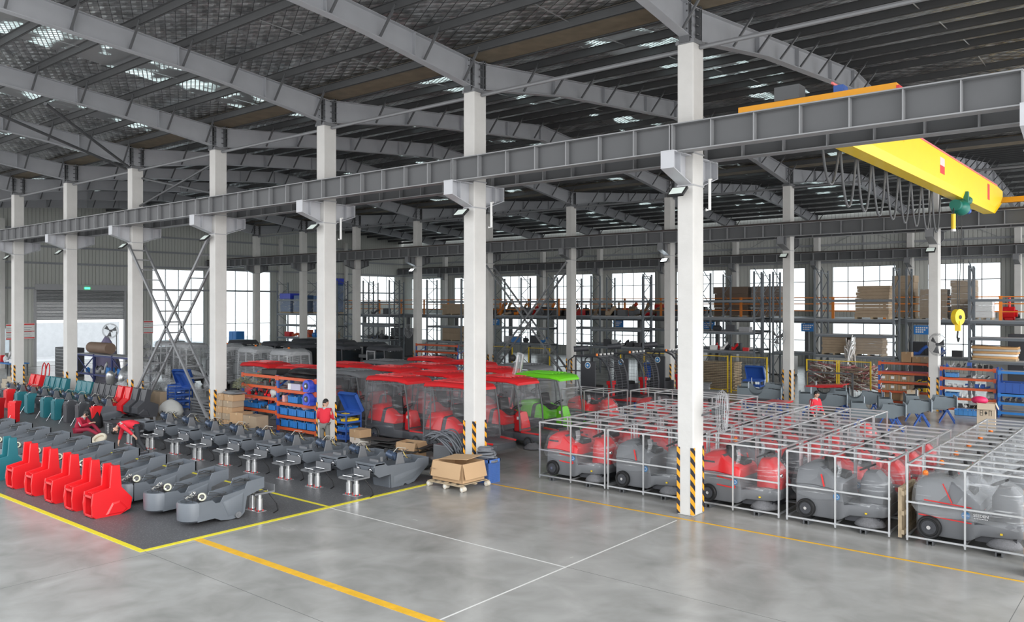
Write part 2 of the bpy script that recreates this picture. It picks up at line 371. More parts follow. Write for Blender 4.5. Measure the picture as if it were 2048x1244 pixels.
# ------------------------------------------------------------------ roof rafters
def ztop(Y):
    y = Y % W; return 11.46 + 1.12*min(y, W-y)/(W/2)
def zbot(Y):
    y = Y % W; y = min(y, W-y)
    if y < 4.2: return 10.74 + (11.36-10.74)*y/4.2
    return 11.36 + (11.97-11.36)*(y-4.2)/(W/2-4.2)
def make_rafter(Y0, Y1):
    t = thing('roof_rafter', '', 'rafter')
    ys = [Y0 + (Y1-Y0)*i/12 for i in range(13)]
    ys = sorted(set([round(y, 3) for y in ys] + [y for y in (4.2, W/2, W-4.2) if Y0 < y < Y1]))
    e = 1e-4
    zt = [11.46 if abs(y % W) < e or abs(y % W - W) < e else ztop(y) for y in ys]; zb = [10.74 if abs(y % W) < e or abs(y % W-W) < e else zbot(y) for y in ys]
    mb = MB(); mb.prism(list(zip(ys, zb)) + list(zip(ys, zt))[::-1], 0, -.006, .006); mb.build('web', RAFT, t, fix=True)
    for nm, zz, s in (('top_flange', zt, 1), ('bottom_flange', zb, -1)):
        mb = MB(); mb.prism([(y, z) for y, z in zip(ys, zz)] + [(y, z+s*.018) for y, z in zip(ys, zz)][::-1], 0, -.12, .12); mb.build(nm, RAFT, t)
    y = Y0 + .35
    for yy in [Y0+.33, Y0+3.6, Y0+6.4, Y0+9.2, Y0+11.45, Y0+13.9, Y0+16.7, Y0+19.5, Y1-.33]:
        if yy < Y1-.1:
            mb = MB(); mb.box(-.115, .115, yy-.008, yy+.008, zbot(yy), ztop(yy)); mb.build('stiffener', RAFT, t)
    for ye in (Y0, Y1):
        if abs(ye % W) > e and abs(ye % W - W) > e: continue
        s = 1 if ye == Y0 else -1
        mb = MB()
        for dy in (.02, .1):
            mb.box(-.13, .13, *sorted((ye+s*(.22+dy-.02), ye+s*(.235+dy-.02))), 10.62, 11.6)
        for z in (10.9, 11.1, 11.3, 11.45):
            for x in (-.09, .09): mb.cyl((x, ye+s*.1, z), (x, ye+s*.36, z), .018, 6)
        mb.build('end_plate', STEELD, t)
    return t
PUR = [.55, 2.05, 3.55, 5.05, 6.55, 8.05, 9.55, 11.0]
def braces(t, Y0, Y1, bay):
    for k in range(3):
        for yy in PUR:
            for Yp in (k*W - W + yy, k*W - yy):
                if Y0 < Yp < Y1 and abs(Yp % W) > .9:
                    mb = MB(); mb.bar((.10, Yp, zbot(Yp)+.03), (.66, Yp, ztop(Yp)+.14), .055, .045); mb.build('fly_brace', STEELD, t)
BAYS = ((-W/2, 0, 'near'), (0, W, 'middle'), (W, 2*W, 'far'))
for Y0, Y1, bn in BAYS:
    base = make_rafter(Y0, Y1); braces(base, Y0, Y1, bn)
    for n in range(0, 10):
        o = base if n == 0 else dup(base)
        o.location = (-n*B, 0, 0); o['label'] = '%s grey roof rafter from the right in the %s roof bay' % (ORD[n], bn); o['group'] = 'roof rafters'
# ------------------------------------------------------------------ ceiling: foil sheet, purlins, skylights, gutters
def foil_mat():
    m = bpy.data.materials.new('foil_insulation'); m.use_nodes = True; nt = m.node_tree; N = nt.nodes.new; L = nt.links.new
    p = nt.nodes['Principled BSDF']; tc = N('ShaderNodeTexCoord'); sp = N('ShaderNodeSeparateXYZ'); L(tc.outputs['Object'], sp.inputs[0])
    def lines(sgn, per, th):
        a = N('ShaderNodeMath'); a.operation = 'MULTIPLY_ADD'; a.inputs[1].default_value = sgn*.55; L(sp.outputs['X'], a.inputs[0]); L(sp.outputs['Y'], a.inputs[2])
        a2 = N('ShaderNodeMath'); a2.operation = 'ADD'; a2.inputs[1].default_value = 200; L(a.outputs[0], a2.inputs[0])
        md = N('ShaderNodeMath'); md.operation = 'MODULO'; md.inputs[1].default_value = per; L(a2.outputs[0], md.inputs[0])
        lt = N('ShaderNodeMath'); lt.operation = 'LESS_THAN'; lt.inputs[1].default_value = th; L(md.outputs[0], lt.inputs[0])
        dv = N('ShaderNodeMath'); dv.operation = 'PINGPONG'; dv.inputs[1].default_value = per/2; L(a2.outputs[0], dv.inputs[0])
        return lt, dv
    l1, d1 = lines(1, .30, .02); l2, d2 = lines(-1, .30, .02)
    mxl = N('ShaderNodeMath'); mxl.operation = 'MAXIMUM'; L(l1.outputs[0], mxl.inputs[0]); L(l2.outputs[0], mxl.inputs[1])
    n = N('ShaderNodeTexNoise'); n.inputs['Scale'].default_value = .8; n.inputs['Detail'].default_value = 6; n.inputs['Distortion'].default_value = 2; L(tc.outputs['Object'], n.inputs['Vector'])
    r = N('ShaderNodeValToRGB'); e = r.color_ramp.elements; e[0].position = .35; e[0].color = (.24,.245,.25,1); e[1].position = .68; e[1].color = (.62,.63,.64,1); L(n.outputs['Fac'], r.inputs[0])
    mx = N('ShaderNodeMix'); mx.data_type = 'RGBA'; L(mxl.outputs[0], mx.inputs[0]); L(r.outputs[0], mx.inputs[6]); mx.inputs[7].default_value = (.06,.06,.065,1)
    L(mx.outputs[2], p.inputs['Base Color']); p.inputs['Metallic'].default_value = .75; p.inputs['Roughness'].default_value = .3
    ml = N('ShaderNodeMath'); ml.operation = 'MULTIPLY'; L(d1.outputs[0], ml.inputs[0]); L(d2.outputs[0], ml.inputs[1])
    m2 = N('ShaderNodeMath'); m2.operation = 'MULTIPLY_ADD'; m2.inputs[1].default_value = 18; L(ml.outputs[0], m2.inputs[0]); 
    n3 = N('ShaderNodeTexNoise'); n3.inputs['Scale'].default_value = 3; n3.inputs['Detail'].default_value = 4; L(tc.outputs['Object'], n3.inputs['Vector']); L(n3.outputs['Fac'], m2.inputs[2])
    b = N('ShaderNodeBump'); b.inputs['Strength'].default_value = 1; b.inputs['Distance'].default_value = .10; L(m2.outputs[0], b.inputs['Height']); L(b.outputs[0], p.inputs['Normal'])
    return m
FOIL = foil_mat()
def sky_mat():
    m = bpy.data.materials.new('translucent_rooflight'); m.use_nodes = True; nt = m.node_tree; nt.nodes.clear(); N = nt.nodes.new; L = nt.links.new
    out = N('ShaderNodeOutputMaterial'); a = N('ShaderNodeBsdfTranslucent'); t = N('ShaderNodeBsdfTransparent'); mx = N('ShaderNodeMixShader')
    a.inputs[0].default_value = (.55,.6,.58,1); t.inputs[0].default_value = (.8,.86,.85,1)
    tc = N('ShaderNodeTexCoord'); n = N('ShaderNodeTexNoise'); n.inputs['Scale'].default_value = 1.2; n.inputs['Detail'].default_value = 5; L(tc.outputs['Object'], n.inputs['Vector'])
    r = N('ShaderNodeMapRange'); r.inputs[1].default_value = .35; r.inputs[2].default_value = .65; r.inputs[3].default_value = .1; r.inputs[4].default_value = .7; L(n.outputs['Fac'], r.inputs[0])
    L(r.outputs[0], mx.inputs[0]); L(a.outputs[0], mx.inputs[1]); L(t.outputs[0], mx.inputs[2])
    sp = N('ShaderNodeSeparateXYZ'); L(tc.outputs['Object'], sp.inputs[0]); last = None
    for sg in (1, -1):
        q = N('ShaderNodeMath'); q.operation = 'MULTIPLY_ADD'; q.inputs[1].default_value = sg*.55; L(sp.outputs['X'], q.inputs[0]); L(sp.outputs['Y'], q.inputs[2])
        q2 = N('ShaderNodeMath'); q2.operation = 'ADD'; q2.inputs[1].default_value = 200; L(q.outputs[0], q2.inputs[0])
        md = N('ShaderNodeMath'); md.operation = 'MODULO'; md.inputs[1].default_value = .15; L(q2.outputs[0], md.inputs[0])
        lt = N('ShaderNodeMath'); lt.operation = 'LESS_THAN'; lt.inputs[1].default_value = .035; L(md.outputs[0], lt.inputs[0])
        if last is None: last = lt
        else:
            m_ = N('ShaderNodeMath'); m_.operation = 'MAXIMUM'; L(last.outputs[0], m_.inputs[0]); L(lt.outputs[0], m_.inputs[1]); last = m_
    df = N('ShaderNodeBsdfDiffuse'); df.inputs[0].default_value = (.3,.3,.31,1); m2 = N('ShaderNodeMixShader'); L(last.outputs[0], m2.inputs[0]); L(mx.outputs[0], m2.inputs[1]); L(df.outputs[0], m2.inputs[2]); 
    n5 = N('ShaderNodeTexNoise'); n5.inputs['Scale'].default_value = .9; n5.inputs['Detail'].default_value = 4; L(tc.outputs['Object'], n5.inputs['Vector'])
    r5 = N('ShaderNodeValToRGB'); r5.color_ramp.elements[0].position = .50; r5.color_ramp.elements[1].position = .58; L(n5.outputs['Fac'], r5.inputs[0])
    m5 = N('ShaderNodeMixShader'); pf = N('ShaderNodeBsdfPrincipled'); pf.inputs['Base Color'].default_value = (.4,.41,.42,1); pf.inputs['Metallic'].default_value = .75; pf.inputs['Roughness'].default_value = .3
    L(r5.outputs[0], m5.inputs[0]); L(pf.outputs[0], m5.inputs[1]); L(m2.outputs[0], m5.inputs[2]); L(m5.outputs[0], out.inputs[0]); return m
SKYL = sky_mat()
ceil = bpy.data.objects.new('ceiling', None); C.objects.link(ceil); tag(ceil, 'foil-lined pitched hall roof on grey purlins', kind='structure')
SL = 1.12/(W/2)
def slope(nm, Ya, Yb, x0, x1, mt, dz=.30, th=.03):
    za, zb = (11.46+dz + (SL*abs(Ya-round(Ya/W)*W)), 11.46+dz + SL*abs(Yb-round(Yb/W)*W))
    mb = MB(); mb.add([(x0,Ya,za),(x1,Ya,za),(x1,Yb,zb),(x0,Yb,zb),(x0,Ya,za+th),(x1,Ya,za+th),(x1,Yb,zb+th),(x0,Yb,zb+th)],
                      [(0,3,2,1),(4,5,6,7),(0,1,5,4),(1,2,6,5),(2,3,7,6),(3,0,4,7)])
    return mb.build(nm, mt, ceil)
XR, XL = 6.6, -66.3
for Ya, Yb in ((-W/2, 0), (0, W/2), (W/2, W), (W, 1.5*W), (1.5*W, 2*W)):
    xs = XR
    for n in range(-1, 10):
        xc = -n*B - B*.5
        if (Ya < 0 and n < 3) or (Ya >= 0 and n < 1): continue
        slope('roof_lining', Ya, Yb, xc+1.1, xs, FOIL); slope('rooflight', Ya, Yb, xc-1.1, xc+1.1, SKYL, .31, .004); xs = xc-1.1
    slope('roof_lining', Ya, Yb, XL, xs, FOIL)
def zr(Y): return 11.46 + SL*abs(Y-round(Y/W)*W)
for k in range(3):
    for yy in PUR:
        for Yp in ((k*W-yy), (k*W+yy)):
            if Yp < -W/2 or Yp > 2*W: continue
            z = zr(Yp)+.02
            mb = MB(); mb.box(XL, XR, Yp-.003, Yp+.003, z, z+.2); mb.box(XL, XR, Yp-.003, Yp+.065, z, z+.006); mb.box(XL, XR, Yp-.065, Yp, z+.2, z+.206)
            mb.build('purlin', GALVP, ceil)
for k in range(2):
    mb = MB(); Yc = k*W; mb.box(XL, XR, Yc-.5, Yc+.5, 11.56, 11.575); mb.box(XL, XR, Yc-.5, Yc-.49, 11.56, 11.8); mb.box(XL, XR, Yc+.49, Yc+.5, 11.56, 11.8); mb.build('gutter', RUST, ceil)
# sag rods between purlins
for n in range(0, 10):
    mb = MB()
    for k in range(3):
        for i in range(len(PUR)-1):
            for s in (-1, 1):
                a, b = k*W + s*PUR[i], k*W + s*PUR[i+1]
                if min(a, b) > -W/2 and max(a, b) < 2*W and i % 2 == 0:
                    mb.bar((-n*B-3.0, a, zr(a)+.16), (-n*B-3.0, b, zr(b)+.08), .02)
    mb.build('sag_rods', GALV, ceil)
# longitudinal struts between column heads
for k, rn in ((0, 'front row'), (1, 'second row')):
    for n in range(-1, 9):
        mb = MB(); mb.cyl((-n*B-.22, k*W+.05, 10.55), (-(n+1)*B+.22, k*W+.05, 10.55), .055, 8)
        tag(mb.build('tie_strut', STEEL), 'grey tubular strut in the %s gap from the right between %s column heads' % (ORD[n+1], rn), 'strut', 'struts between column heads')
# diagonal roof and wall bracing tubes
def rod(a, b, r, label, name='brace_rod', mt=STEELD, cat='brace'):
    mb = MB(); mb.cyl(a, b, r, 8); return tag(mb.build(name, mt), label, cat)
def cross(label, segs, r):
    t = thing('brace_rods', label, 'brace')
    for a, b in segs: mb = MB(STEELD); mb.cyl(a, b, r, 8); mb.build('rod', None, t)
cross('diagonal steel tubes crossing under the near roof bay at upper left', [((-26.2,-6.2,11.2),(-32.6,-.5,10.6)), ((-32.6,-.6,10.5),(-26.8,-9.5,11.4))], .055)
cross('crossed tubes between the fourth and fifth front columns', [((-32.7,.15,10.2),(-26.7,.15,9.0)), ((-32.7,.05,9.0),(-26.7,.05,10.2))], .045)

# ------------------------------------------------------------------ lattice cross braces between columns
def lattice(a, b, rungs=11, w=.34):
    mb = MB(); a = Vector(a); b = Vector(b)
    for s in (-1, 1): mb.bar(a+Vector((0, s*w, 0)), b+Vector((0, s*w, 0)), .07, .10)
    for i in range(rungs):
        t = (i+.5)/rungs; p = a.lerp(b, t); mb.bar(p+Vector((0,-w,0)), p+Vector((0,w,0)), .05, .05)
    return mb
for xa, xb, Y, nm in ((-5*B+.1, -4*B-.1, 0, 'front'), (-5*B+.1, -4*B-.1, W, 'second')):
    t = thing('lattice_cross_brace', 'tall ladder-like steel cross brace between two columns of the %s row' % nm, 'cross brace', (0, 0, 0))
    lattice((xa, Y, 7.3), (xb, Y, .35), 16).build('ladder_leg', STEEL, t)
    lattice((xa, Y, .35), (xb, Y, 7.3), 16).build('ladder_leg', STEEL, t)

# ------------------------------------------------------------------ walls
def clad_mat(name, col, ax):
    m = bpy.data.materials.new(name); m.use_nodes = True; nt = m.node_tree; N = nt.nodes.new; L = nt.links.new
    p = nt.nodes['Principled BSDF']; tc = N('ShaderNodeTexCoord'); sp = N('ShaderNodeSeparateXYZ'); L(tc.outputs['Object'], sp.inputs[0])
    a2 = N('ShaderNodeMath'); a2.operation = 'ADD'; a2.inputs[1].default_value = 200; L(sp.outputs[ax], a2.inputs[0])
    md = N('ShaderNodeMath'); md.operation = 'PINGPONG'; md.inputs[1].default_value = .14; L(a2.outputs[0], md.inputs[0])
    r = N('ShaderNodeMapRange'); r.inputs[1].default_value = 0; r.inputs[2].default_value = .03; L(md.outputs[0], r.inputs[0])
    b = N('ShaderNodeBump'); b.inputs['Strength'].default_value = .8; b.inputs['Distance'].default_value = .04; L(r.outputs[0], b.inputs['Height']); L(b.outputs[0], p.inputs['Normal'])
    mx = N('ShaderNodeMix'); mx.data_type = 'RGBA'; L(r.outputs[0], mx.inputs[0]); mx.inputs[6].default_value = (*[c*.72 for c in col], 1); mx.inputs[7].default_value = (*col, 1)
    L(mx.outputs[2], p.inputs['Base Color']); p.inputs['Roughness'].default_value = .5
    return m
CLADX = clad_mat('pale_cladding_long', (.50, .51, .48), 'X'); CLADY = clad_mat('pale_cladding_end', (.50, .51, .48), 'Y')
def glass_mat():
    m = bpy.data.materials.new('window_glass'); m.use_nodes = True; nt = m.node_tree; nt.nodes.clear(); N = nt.nodes.new; L = nt.links.new
    out = N('ShaderNodeOutputMaterial'); t = N('ShaderNodeBsdfTransparent'); g = N('ShaderNodeBsdfGlossy'); mx = N('ShaderNodeMixShader'); g.inputs[1].default_value = .05
    t.inputs[0].default_value = (.93,.97,.98,1); mx.inputs[0].default_value = .06; L(t.outputs[0], mx.inputs[1]); L(g.outputs[0], mx.inputs[2]); L(mx.outputs[0], out.inputs[0]); return m
GLASS = glass_mat()
def wall_with_holes(name, axis, pos, th, a0, a1, z0, z1, holes, mt, ridge=None):
    # axis 'X': wall runs along X at Y=pos; 'Y': runs along Y at X=pos
    cuts = sorted(set([a0, a1] + [h[0] for h in holes] + [h[1] for h in holes])); zs = sorted(set([z0, z1] + [h[2] for h in holes] + [h[3] for h in holes]))
    mb = MB()
    for i in range(len(cuts)-1):
        for j in range(len(zs)-1):
            ca = (cuts[i]+cuts[i+1])/2; cz = (zs[j]+zs[j+1])/2
            if any(h[0] < ca < h[1] and h[2] < cz < h[3] for h in holes): continue
            if axis == 'X': mb.box(cuts[i], cuts[i+1], pos, pos+th, zs[j], zs[j+1])
            else: mb.box(pos-th, pos, cuts[i], cuts[i+1], zs[j], zs[j+1])
    if ridge: 
        for Ya, Yb in ridge:
            mb.prism([(Ya, z1), (Yb, z1), (Yb, zr(Yb)+.3), ((Ya+Yb)/2, zr((Ya+Yb)/2)+.3), (Ya, zr(Ya)+.3)], 0, pos-th, pos)
    return tag(mb.build(name, mt, fix=False), kind='structure')
WN = [0]
def window(axis, pos, a0, a1, z0, z1, na, zsplit):
    WN[0] += 1
    t = bpy.data.objects.new('window_%d' % WN[0], None); C.objects.link(t); tag(t, kind='structure')
    d = .06
    mb = MB()
    def bx(b0, b1, c0, c1):
        if axis == 'X': mb.box(b0, b1, pos+.04, pos+.04+d, c0, c1)
        else: mb.box(pos-.04-d, pos-.04, b0, b1, c0, c1)
    for i in range(na+1):
        x = a0 + (a1-a0)*i/na; bx(x-.03, x+.03, z0, z1)
    for z in [z0, z1] + list(zsplit): bx(a0, a1, z-.03, z+.03)
    mb.build('window_frame', STEELL, t)
    mb = MB()
    if axis == 'X': mb.box(a0, a1, pos+.06, pos+.065, z0, z1)
    else: mb.box(pos-.065, pos-.06, a0, a1, z0, z1)
    mb.build('window_pane', GLASS, t)
YB = 2*W + .25
holes = []
for n in range(1, 10):
    xc = -n*B - B/2
    for z0, z1 in ((.9, 3.5), (4.3, 7.62)): holes.append((xc-2.25, xc+2.25, z0, z1))
wall_with_holes('wall_back', 'X', YB, .15, XL, 6, 0, 11.7, holes, CLADX)
for h in holes: window('X', YB, *h, 4, [5.1, 6.5] if h[3] > 5 else [2.0])
eh = [(8.3, 15.05, .02, 5.0), (17.5, 22.25, 1.1, 7.82), (24.2, 29.2, 1.1, 7.9), (40.4, 45.3, 4.9, 7.85), (40.4, 45.3, 1.1, 3.8), (31.0, 36.0, 1.1, 3.8), (-6.5, -1.5, 1.1, 7.0), (1.5, 6.5, 1.1, 3.0)]
XE = -66.3
wall_with_holes('wall_end', 'Y', XE, .15, -11.6, YB, 0, 11.6, eh, CLADY, [(-W/2, 0), (0, W), (W, 2*W)])
for h in eh[1:]: window('Y', XE, *h, 4, [h[2]+1.9] if h[3]-h[2] > 3 else [])
# wall girts, wind posts
GIRT = mat('girt_steel', (.30, .31, .33), .5, .1)
for z in (5.95, 7.9, 9.2, 10.5):
    mb = MB(); mb.box(XE+.02, XE+.10, -11.6, YB, z, z+.16); tag(mb.build('trim_1', GIRT), kind='structure')
    if z > 7: mb = MB(); mb.box(XE, 6, YB-.1, YB-.02, z, z+.16); tag(mb.build('trim_2', GIRT), kind='structure')
for y in (5.9, 16.2, 23.15, 30.2, 38.2):
    mb = MB(); mb.box(XE+.02, XE+.35, y-.16, y+.16, 0, 11.2); tag(mb.build('concrete_pilaster', CONC), 'concrete wind post %s on the end wall' % {5.9:'left of the roller shutter', 16.2:'between the roller shutter and the tall window', 23.15:'between the two tall windows', 30.2:'right of the tall bright window', 38.2:'left of the rightmost end window'}[y], 'pilaster')
for i, xx in enumerate([-n*B-B/2 for n in range(1, 9)]):
    mb = MB(); mb.bar((xx-3, YB-.06, 8.9), (xx, YB-.06, 10.4), .03); mb.bar((xx+3, YB-.06, 8.9), (xx, YB-.06, 10.4), .03); mb.bar((xx, YB-.06, 7.7), (xx, YB-.06, 10.6), .05)
    tag(mb.build('trim_3', GIRT), kind='structure')
# roller shutter: door_1
t = bpy.data.objects.new('door_1', None); C.objects.link(t); tag(t, 'half-raised slatted roller shutter in the end wall', kind='structure')
mb = MB(); z = 3.55
while z < 5.9:
    mb.prism([(XE+.10, z), (XE+.16, z+.02), (XE+.16, z+.085), (XE+.10, z+.105)], 1, 8.35, 15.0) if False else mb.add([(XE+.10,8.3,z),(XE+.16,8.3,z+.03),(XE+.16,8.3,z+.08),(XE+.10,8.3,z+.11),(XE+.10,15.05,z),(XE+.16,15.05,z+.03),(XE+.16,15.05,z+.08),(XE+.10,15.05,z+.11)], [(0,1,2,3),(7,6,5,4),(0,4,5,1),(1,5,6,2),(2,6,7,3),(3,7,4,0)])
    z += .115
mb.build('slats', mat('shutter_slats', (.36,.37,.38), .45, .3), t)
mb = MB(); mb.box(XE+.05, XE+.5, 8.2, 15.15, 5.9, 6.35); mb.build('shutter_box', STEELL, t)
for y in (8.2, 15.1): mb = MB(); mb.box(XE+.02, XE+.2, y-.08, y+.08, 0, 5.9); mb.build('guide_rail', STEELL, t)
mb = MB(); mb.box(XE+.5, XE+.55, 11.7, 12.1, 6.0, 6.14); tag(mb.build('exit_lamp', mat('green_lamp', (.05,.8,.2), emit=(.05,1,.3,4))), 'small green lit lamp above the roller shutter', 'lamp')
# what shows through the opening: a pale yard building and bright paving
mb = MB(); mb.box(-78, -77.8, 5, 20, 0, 3.1); tag(mb.build('yard_building', mat('yard_wall', (.75,.76,.78), .6)), 'pale low shed seen outside through the roller shutter opening', 'shed')
mb = MB(); mb.box(-110, -66.5, -20, 60, -.25, -.05); tag(mb.build('ground', mat('yard_paving', (.55,.55,.55), .8)), 'pale paving outside the hall', kind='structure')
# ------------------------------------------------------------------ shells
def shell(mb, secs, cy, cap=True, k=.35):
    # secs: (x, half width bottom, half width top, z bottom, z top, corner radius)
    rings = []
    for x, wb, wt, zb, zt, r in secs:
        r = min(r, (zt-zb)*.45, wt*.8); h = zt - zb
        wm = wb + (wt-wb)*max(0, (h-r)/h)
        rings.append([(x, cy-wb+.02, zb), (x, cy-wb, zb+.03), (x, cy-wm, zt-r), (x, cy-wt+r*.3, zt-r*.3), (x, cy-wt+r, zt), (x, cy, zt+.012), (x, cy+wt-r, zt), (x, cy+wt-r*.3, zt-r*.3), (x, cy+wm, zt-r), (x, cy+wb, zb+.03), (x, cy+wb-.02, zb), (x, cy, zb)])
    return mb.loft(rings, True, cap)
BRUSH = mat('grey_brush_bristles', (.20, .20, .21), .8, var=.35, scale=40, bump=.8, bscale=90)
REDL = mat('red_side_stripe', (.75, .04, .04), .4); BLUD = mat('blue_round_badge', (.03, .22, .50), .4); WHT = mat('white_lettering', (.85,.85,.85), .5)
def text_part(txt, size, parent, loc, rot, mt, name='lettering', ext=.002):
    c = bpy.data.curves.new(name, 'FONT'); c.body = txt; c.size = size; c.extrude = ext; c.align_x = 'CENTER'; c.align_y = 'CENTER'; c.materials.append(mt)
    o = bpy.data.objects.new(name, c); C.objects.link(o); o.location = loc; o.rotation_euler = rot
    dg = bpy.context.evaluated_depsgraph_get(); me = bpy.data.meshes.new_from_object(o.evaluated_get(dg)); bpy.data.objects.remove(o)
    o = bpy.data.objects.new(name, me); C.objects.link(o); o.location = loc; o.rotation_euler = rot
    if not me.materials: me.materials.append(mt)
    if parent: o.parent = parent
    return o
def wheel_part(t, x, y, z, r, w, name='wheel'):
    mb = MB(BLACK); mb.disc((x, y, z), (0,1,0), r, w, 28); mb.ring((x, y-w/2, z), (0,1,0), r*.86, r*.12, 28, 6)
    wh = mb.build(name, None, t, smooth='auto')
    mb = MB(GREYD, CHROME); mb.disc((x, y-w/2-.004, z), (0,1,0), r*.6, .02, 24)
    for k in range(8):
        a = 2*PI*k/8; mb.disc((x+math.cos(a)*r*.42, y-w/2-.012, z+math.sin(a)*r*.42), (0,1,0), r*.07, .02, 8)
    mb.m(CHROME); mb.disc((x, y-w/2-.02, z), (0,1,0), r*.17, .03, 12); mb.build('hub', None, wh)
def make_sweeper(style):
    # local frame: x forward 0..2.1, y 0..1.3, z from floor
    grey = style != 'red'
    t = thing('ride_on_sweeper', '', 'sweeper'); cy = .64; top = GREYB if grey else REDP
    mb = MB(GREYB); shell(mb, [(.12,.44,.44,.24,.80,.05),(.16,.52,.50,.20,.84,.05),(.5,.53,.52,.17,.86,.04),(1.05,.53,.52,.17,.82,.04),(1.12,.53,.52,.20,.80,.05),(1.18,.50,.48,.24,.42,.05)], cy)
    mb.build('tank_body', None, t, smooth='auto')
    mb = MB(top)
    if style == 'long': secs = [(.08,.40,.30,.80,1.0,.06),(.12,.50,.40,.80,1.18,.10),(.3,.52,.42,.80,1.30,.12),(.7,.52,.42,.80,1.30,.12),(.78,.52,.46,.80,1.26,.06),(.98,.52,.46,.78,1.13,.06),(1.16,.52,.48,.74,.96,.06),(1.26,.50,.46,.72,.90,.05)]
    else: secs = [(.10,.42,.34,.80,.98,.06),(.15,.51,.40,.81,1.16,.10),(.35,.53,.40,.83,1.27,.12),(.58,.53,.40,.83,1.29,.12),(.66,.53,.46,.82,1.22,.06),(.85,.53,.47,.80,1.08,.06),(1.08,.53,.48,.76,1.0,.06),(1.13,.50,.46,.74,.94,.05)]
    shell(mb, secs, cy)
    mb.m(GREYD); mb.cb(.66, cy, 1.20, .10, .80, .06)
    mb.build('hood', None, t, smooth='auto')
    mb = MB(BLACK); shell(mb, [(.78,.22,.20,1.02,1.16,.04),(1.12,.22,.20,1.0,1.12,.04)], cy); mb.prism([(.70,1.10),(.80,1.10),(.72,1.42),(.64,1.42)], 1, cy-.2, cy+.2); mb.build('seat', None, t, bev=.02)
    mb = MB(GREYB); shell(mb, [(1.14,.50,.50,.22,.50,.03),(1.28,.51,.51,.30,.53,.04),(1.75,.52,.52,.33,.60,.06),(1.93,.48,.48,.34,.60,.06),(2.03,.36,.36,.36,.57,.05)], cy)
    mb.m(GREYD); mb.box(1.15, 1.85, cy-.40, cy+.40, .17, .30); mb.build('front_deck', None, t, smooth='auto')
    con = GREYB if style == 'grey' else (REDP if style == 'red' else GREYD)
    mb = MB(con); shell(mb, [(1.40,.18,.14,.50,1.02,.05),(1.50,.30,.20,.50,1.20,.06),(1.72,.36,.26,.50,1.22,.10),(1.90,.38,.30,.50,1.02,.12),(2.02,.28,.24,.52,.76,.08)], cy)
    c_ = mb.build('steering_console', None, t, smooth='auto')
    mb = MB(BLACK); d = Vector((-.45, 0, .9)).normalized(); c0 = Vector((1.50, cy, 1.27)); mb.ring(c0, d, .17, .018, 22, 6); mb.tube([c0 - d*.14, c0], .022, 6)
    for a in (0, 2.1, 4.2): mb.tube([c0, c0 + Vector((.9*math.cos(a)*.17, math.sin(a)*.17, .45*math.cos(a)*.17))], .013, 5)
    mb.build('steering_wheel', None, c_)
    mb = MB(CHROME); 
    for s in (-1, 1): mb.ell((1.97, cy+s*.16, .86), (.03, .06, .05), 8, 6)
    mb.build('headlight', None, c_)
    wheel_part(t, .38, .10, .335, .20 if style != 'long' else .225, .10)
    wheel_part(t, .38, 1.20, .335, .20, .10)
    mb = MB(BRUSH); prof = [(.31,.13),(.27,.20),(.13,.33),(.07,.36)]
    rings = [[(1.64+r*math.cos(2*PI*k/28), .33+r*math.sin(2*PI*k/28), z) for k in range(28)] for r, z in prof]
    mb.loft(rings); b_ = mb.build('side_brush', None, t, smooth=True)
    mb = MB(CHROME, YEL); mb.bar((1.45,.20,.37),(1.82,.30,.37), .04, .03); mb.tube([(1.64,.33,.34),(1.64,.33,.42)], .035, 8); mb.m(YEL); mb.cb(1.62,.10,.40,.04,.03,.03); mb.build('brush_motor', None, b_)
    mb = MB(REDL)
    y0 = cy-.53-.006
    if style == 'red':
        for a, b in (((.58,.74),(.95,.70)),((.95,.72),(1.0,.60)),((.58,.55),(1.02,.52)),((.99,.62),(1.03,.52))): mb.bar((a[0], y0, a[1]), (b[0], y0, b[1]), .006, .03)
    elif style == 'long':
        for a, b in (((.28,.86),(1.12,.82)),((.18,.56),(1.12,.52)),((.62,1.22),(.78,.86))): mb.bar((a[0], y0, a[1]), (b[0], y0, b[1]), .008, .022)
    else: mb.bar((.70, y0, 1.10), (.76, y0, .84), .03, .02)
    if mb.v: mb.build('side_stripe', None, t)
    mb = MB(BLUD, WHT); mb.disc((1.02, y0-.002, .66), (0,1,0), .07, .006, 20)
    if style == 'long': mb.ring((1.02, y0-.006, .66), (0,1,0), .072, .004, 20, 4); mb.m(WHT); mb.box(.96, 1.08, y0-.01, y0-.004, .655, .665)
    else: mb.m(WHT); mb.ring((1.02, y0-.006, .66), (0,1,0), .04, .005, 14, 4)
    mb.build('round_badge', None, t)
    if style in ('long', 'beacon'):
        mb = MB(ORNL); mb.ell((.22, cy-.15, 1.33), (.055,.055,.05), 10, 6); mb.cyl((.22, cy-.15, 1.28), (.22, cy-.15, 1.32), .055, 10); mb.build('beacon', None, t)
    if style == 'long':
        text_part('SEEDEN', .075, t, (1.28, y0-.01, .69), (PI/2, 0, 0), WHT)
        mb = MB(WHT)
        for i in range(9): mb.cb(1.17+i*.027, y0-.01, .635, .018, .003, .012)
        mb.build('small_caption', None, t)
    if style == 'red':
        mb = MB(GREYD); mb.box(.20, .50, cy-.485, cy-.475, 1.03, 1.07); mb.build('name_plate', None, t)
    # film wrap hugging the machine
    mb = MB(FILMW if style == 'long' else FILM)
    def wob(i): return .015*math.sin(i*2.3)
    fs = [(.05,.55,.40,.72,1.1,.1),(.14,.57,.43,.60,1.30,.12),(.55,.575,.43,.50,1.34,.12),(.95,.575,.40,.55,1.33,.14),(1.3,.56,.30,.52,1.34,.14),(1.58,.54,.24,.50,1.36,.14),(1.85,.50,.30,.48,1.20,.14),(2.04,.42,.28,.5,.92,.12)]
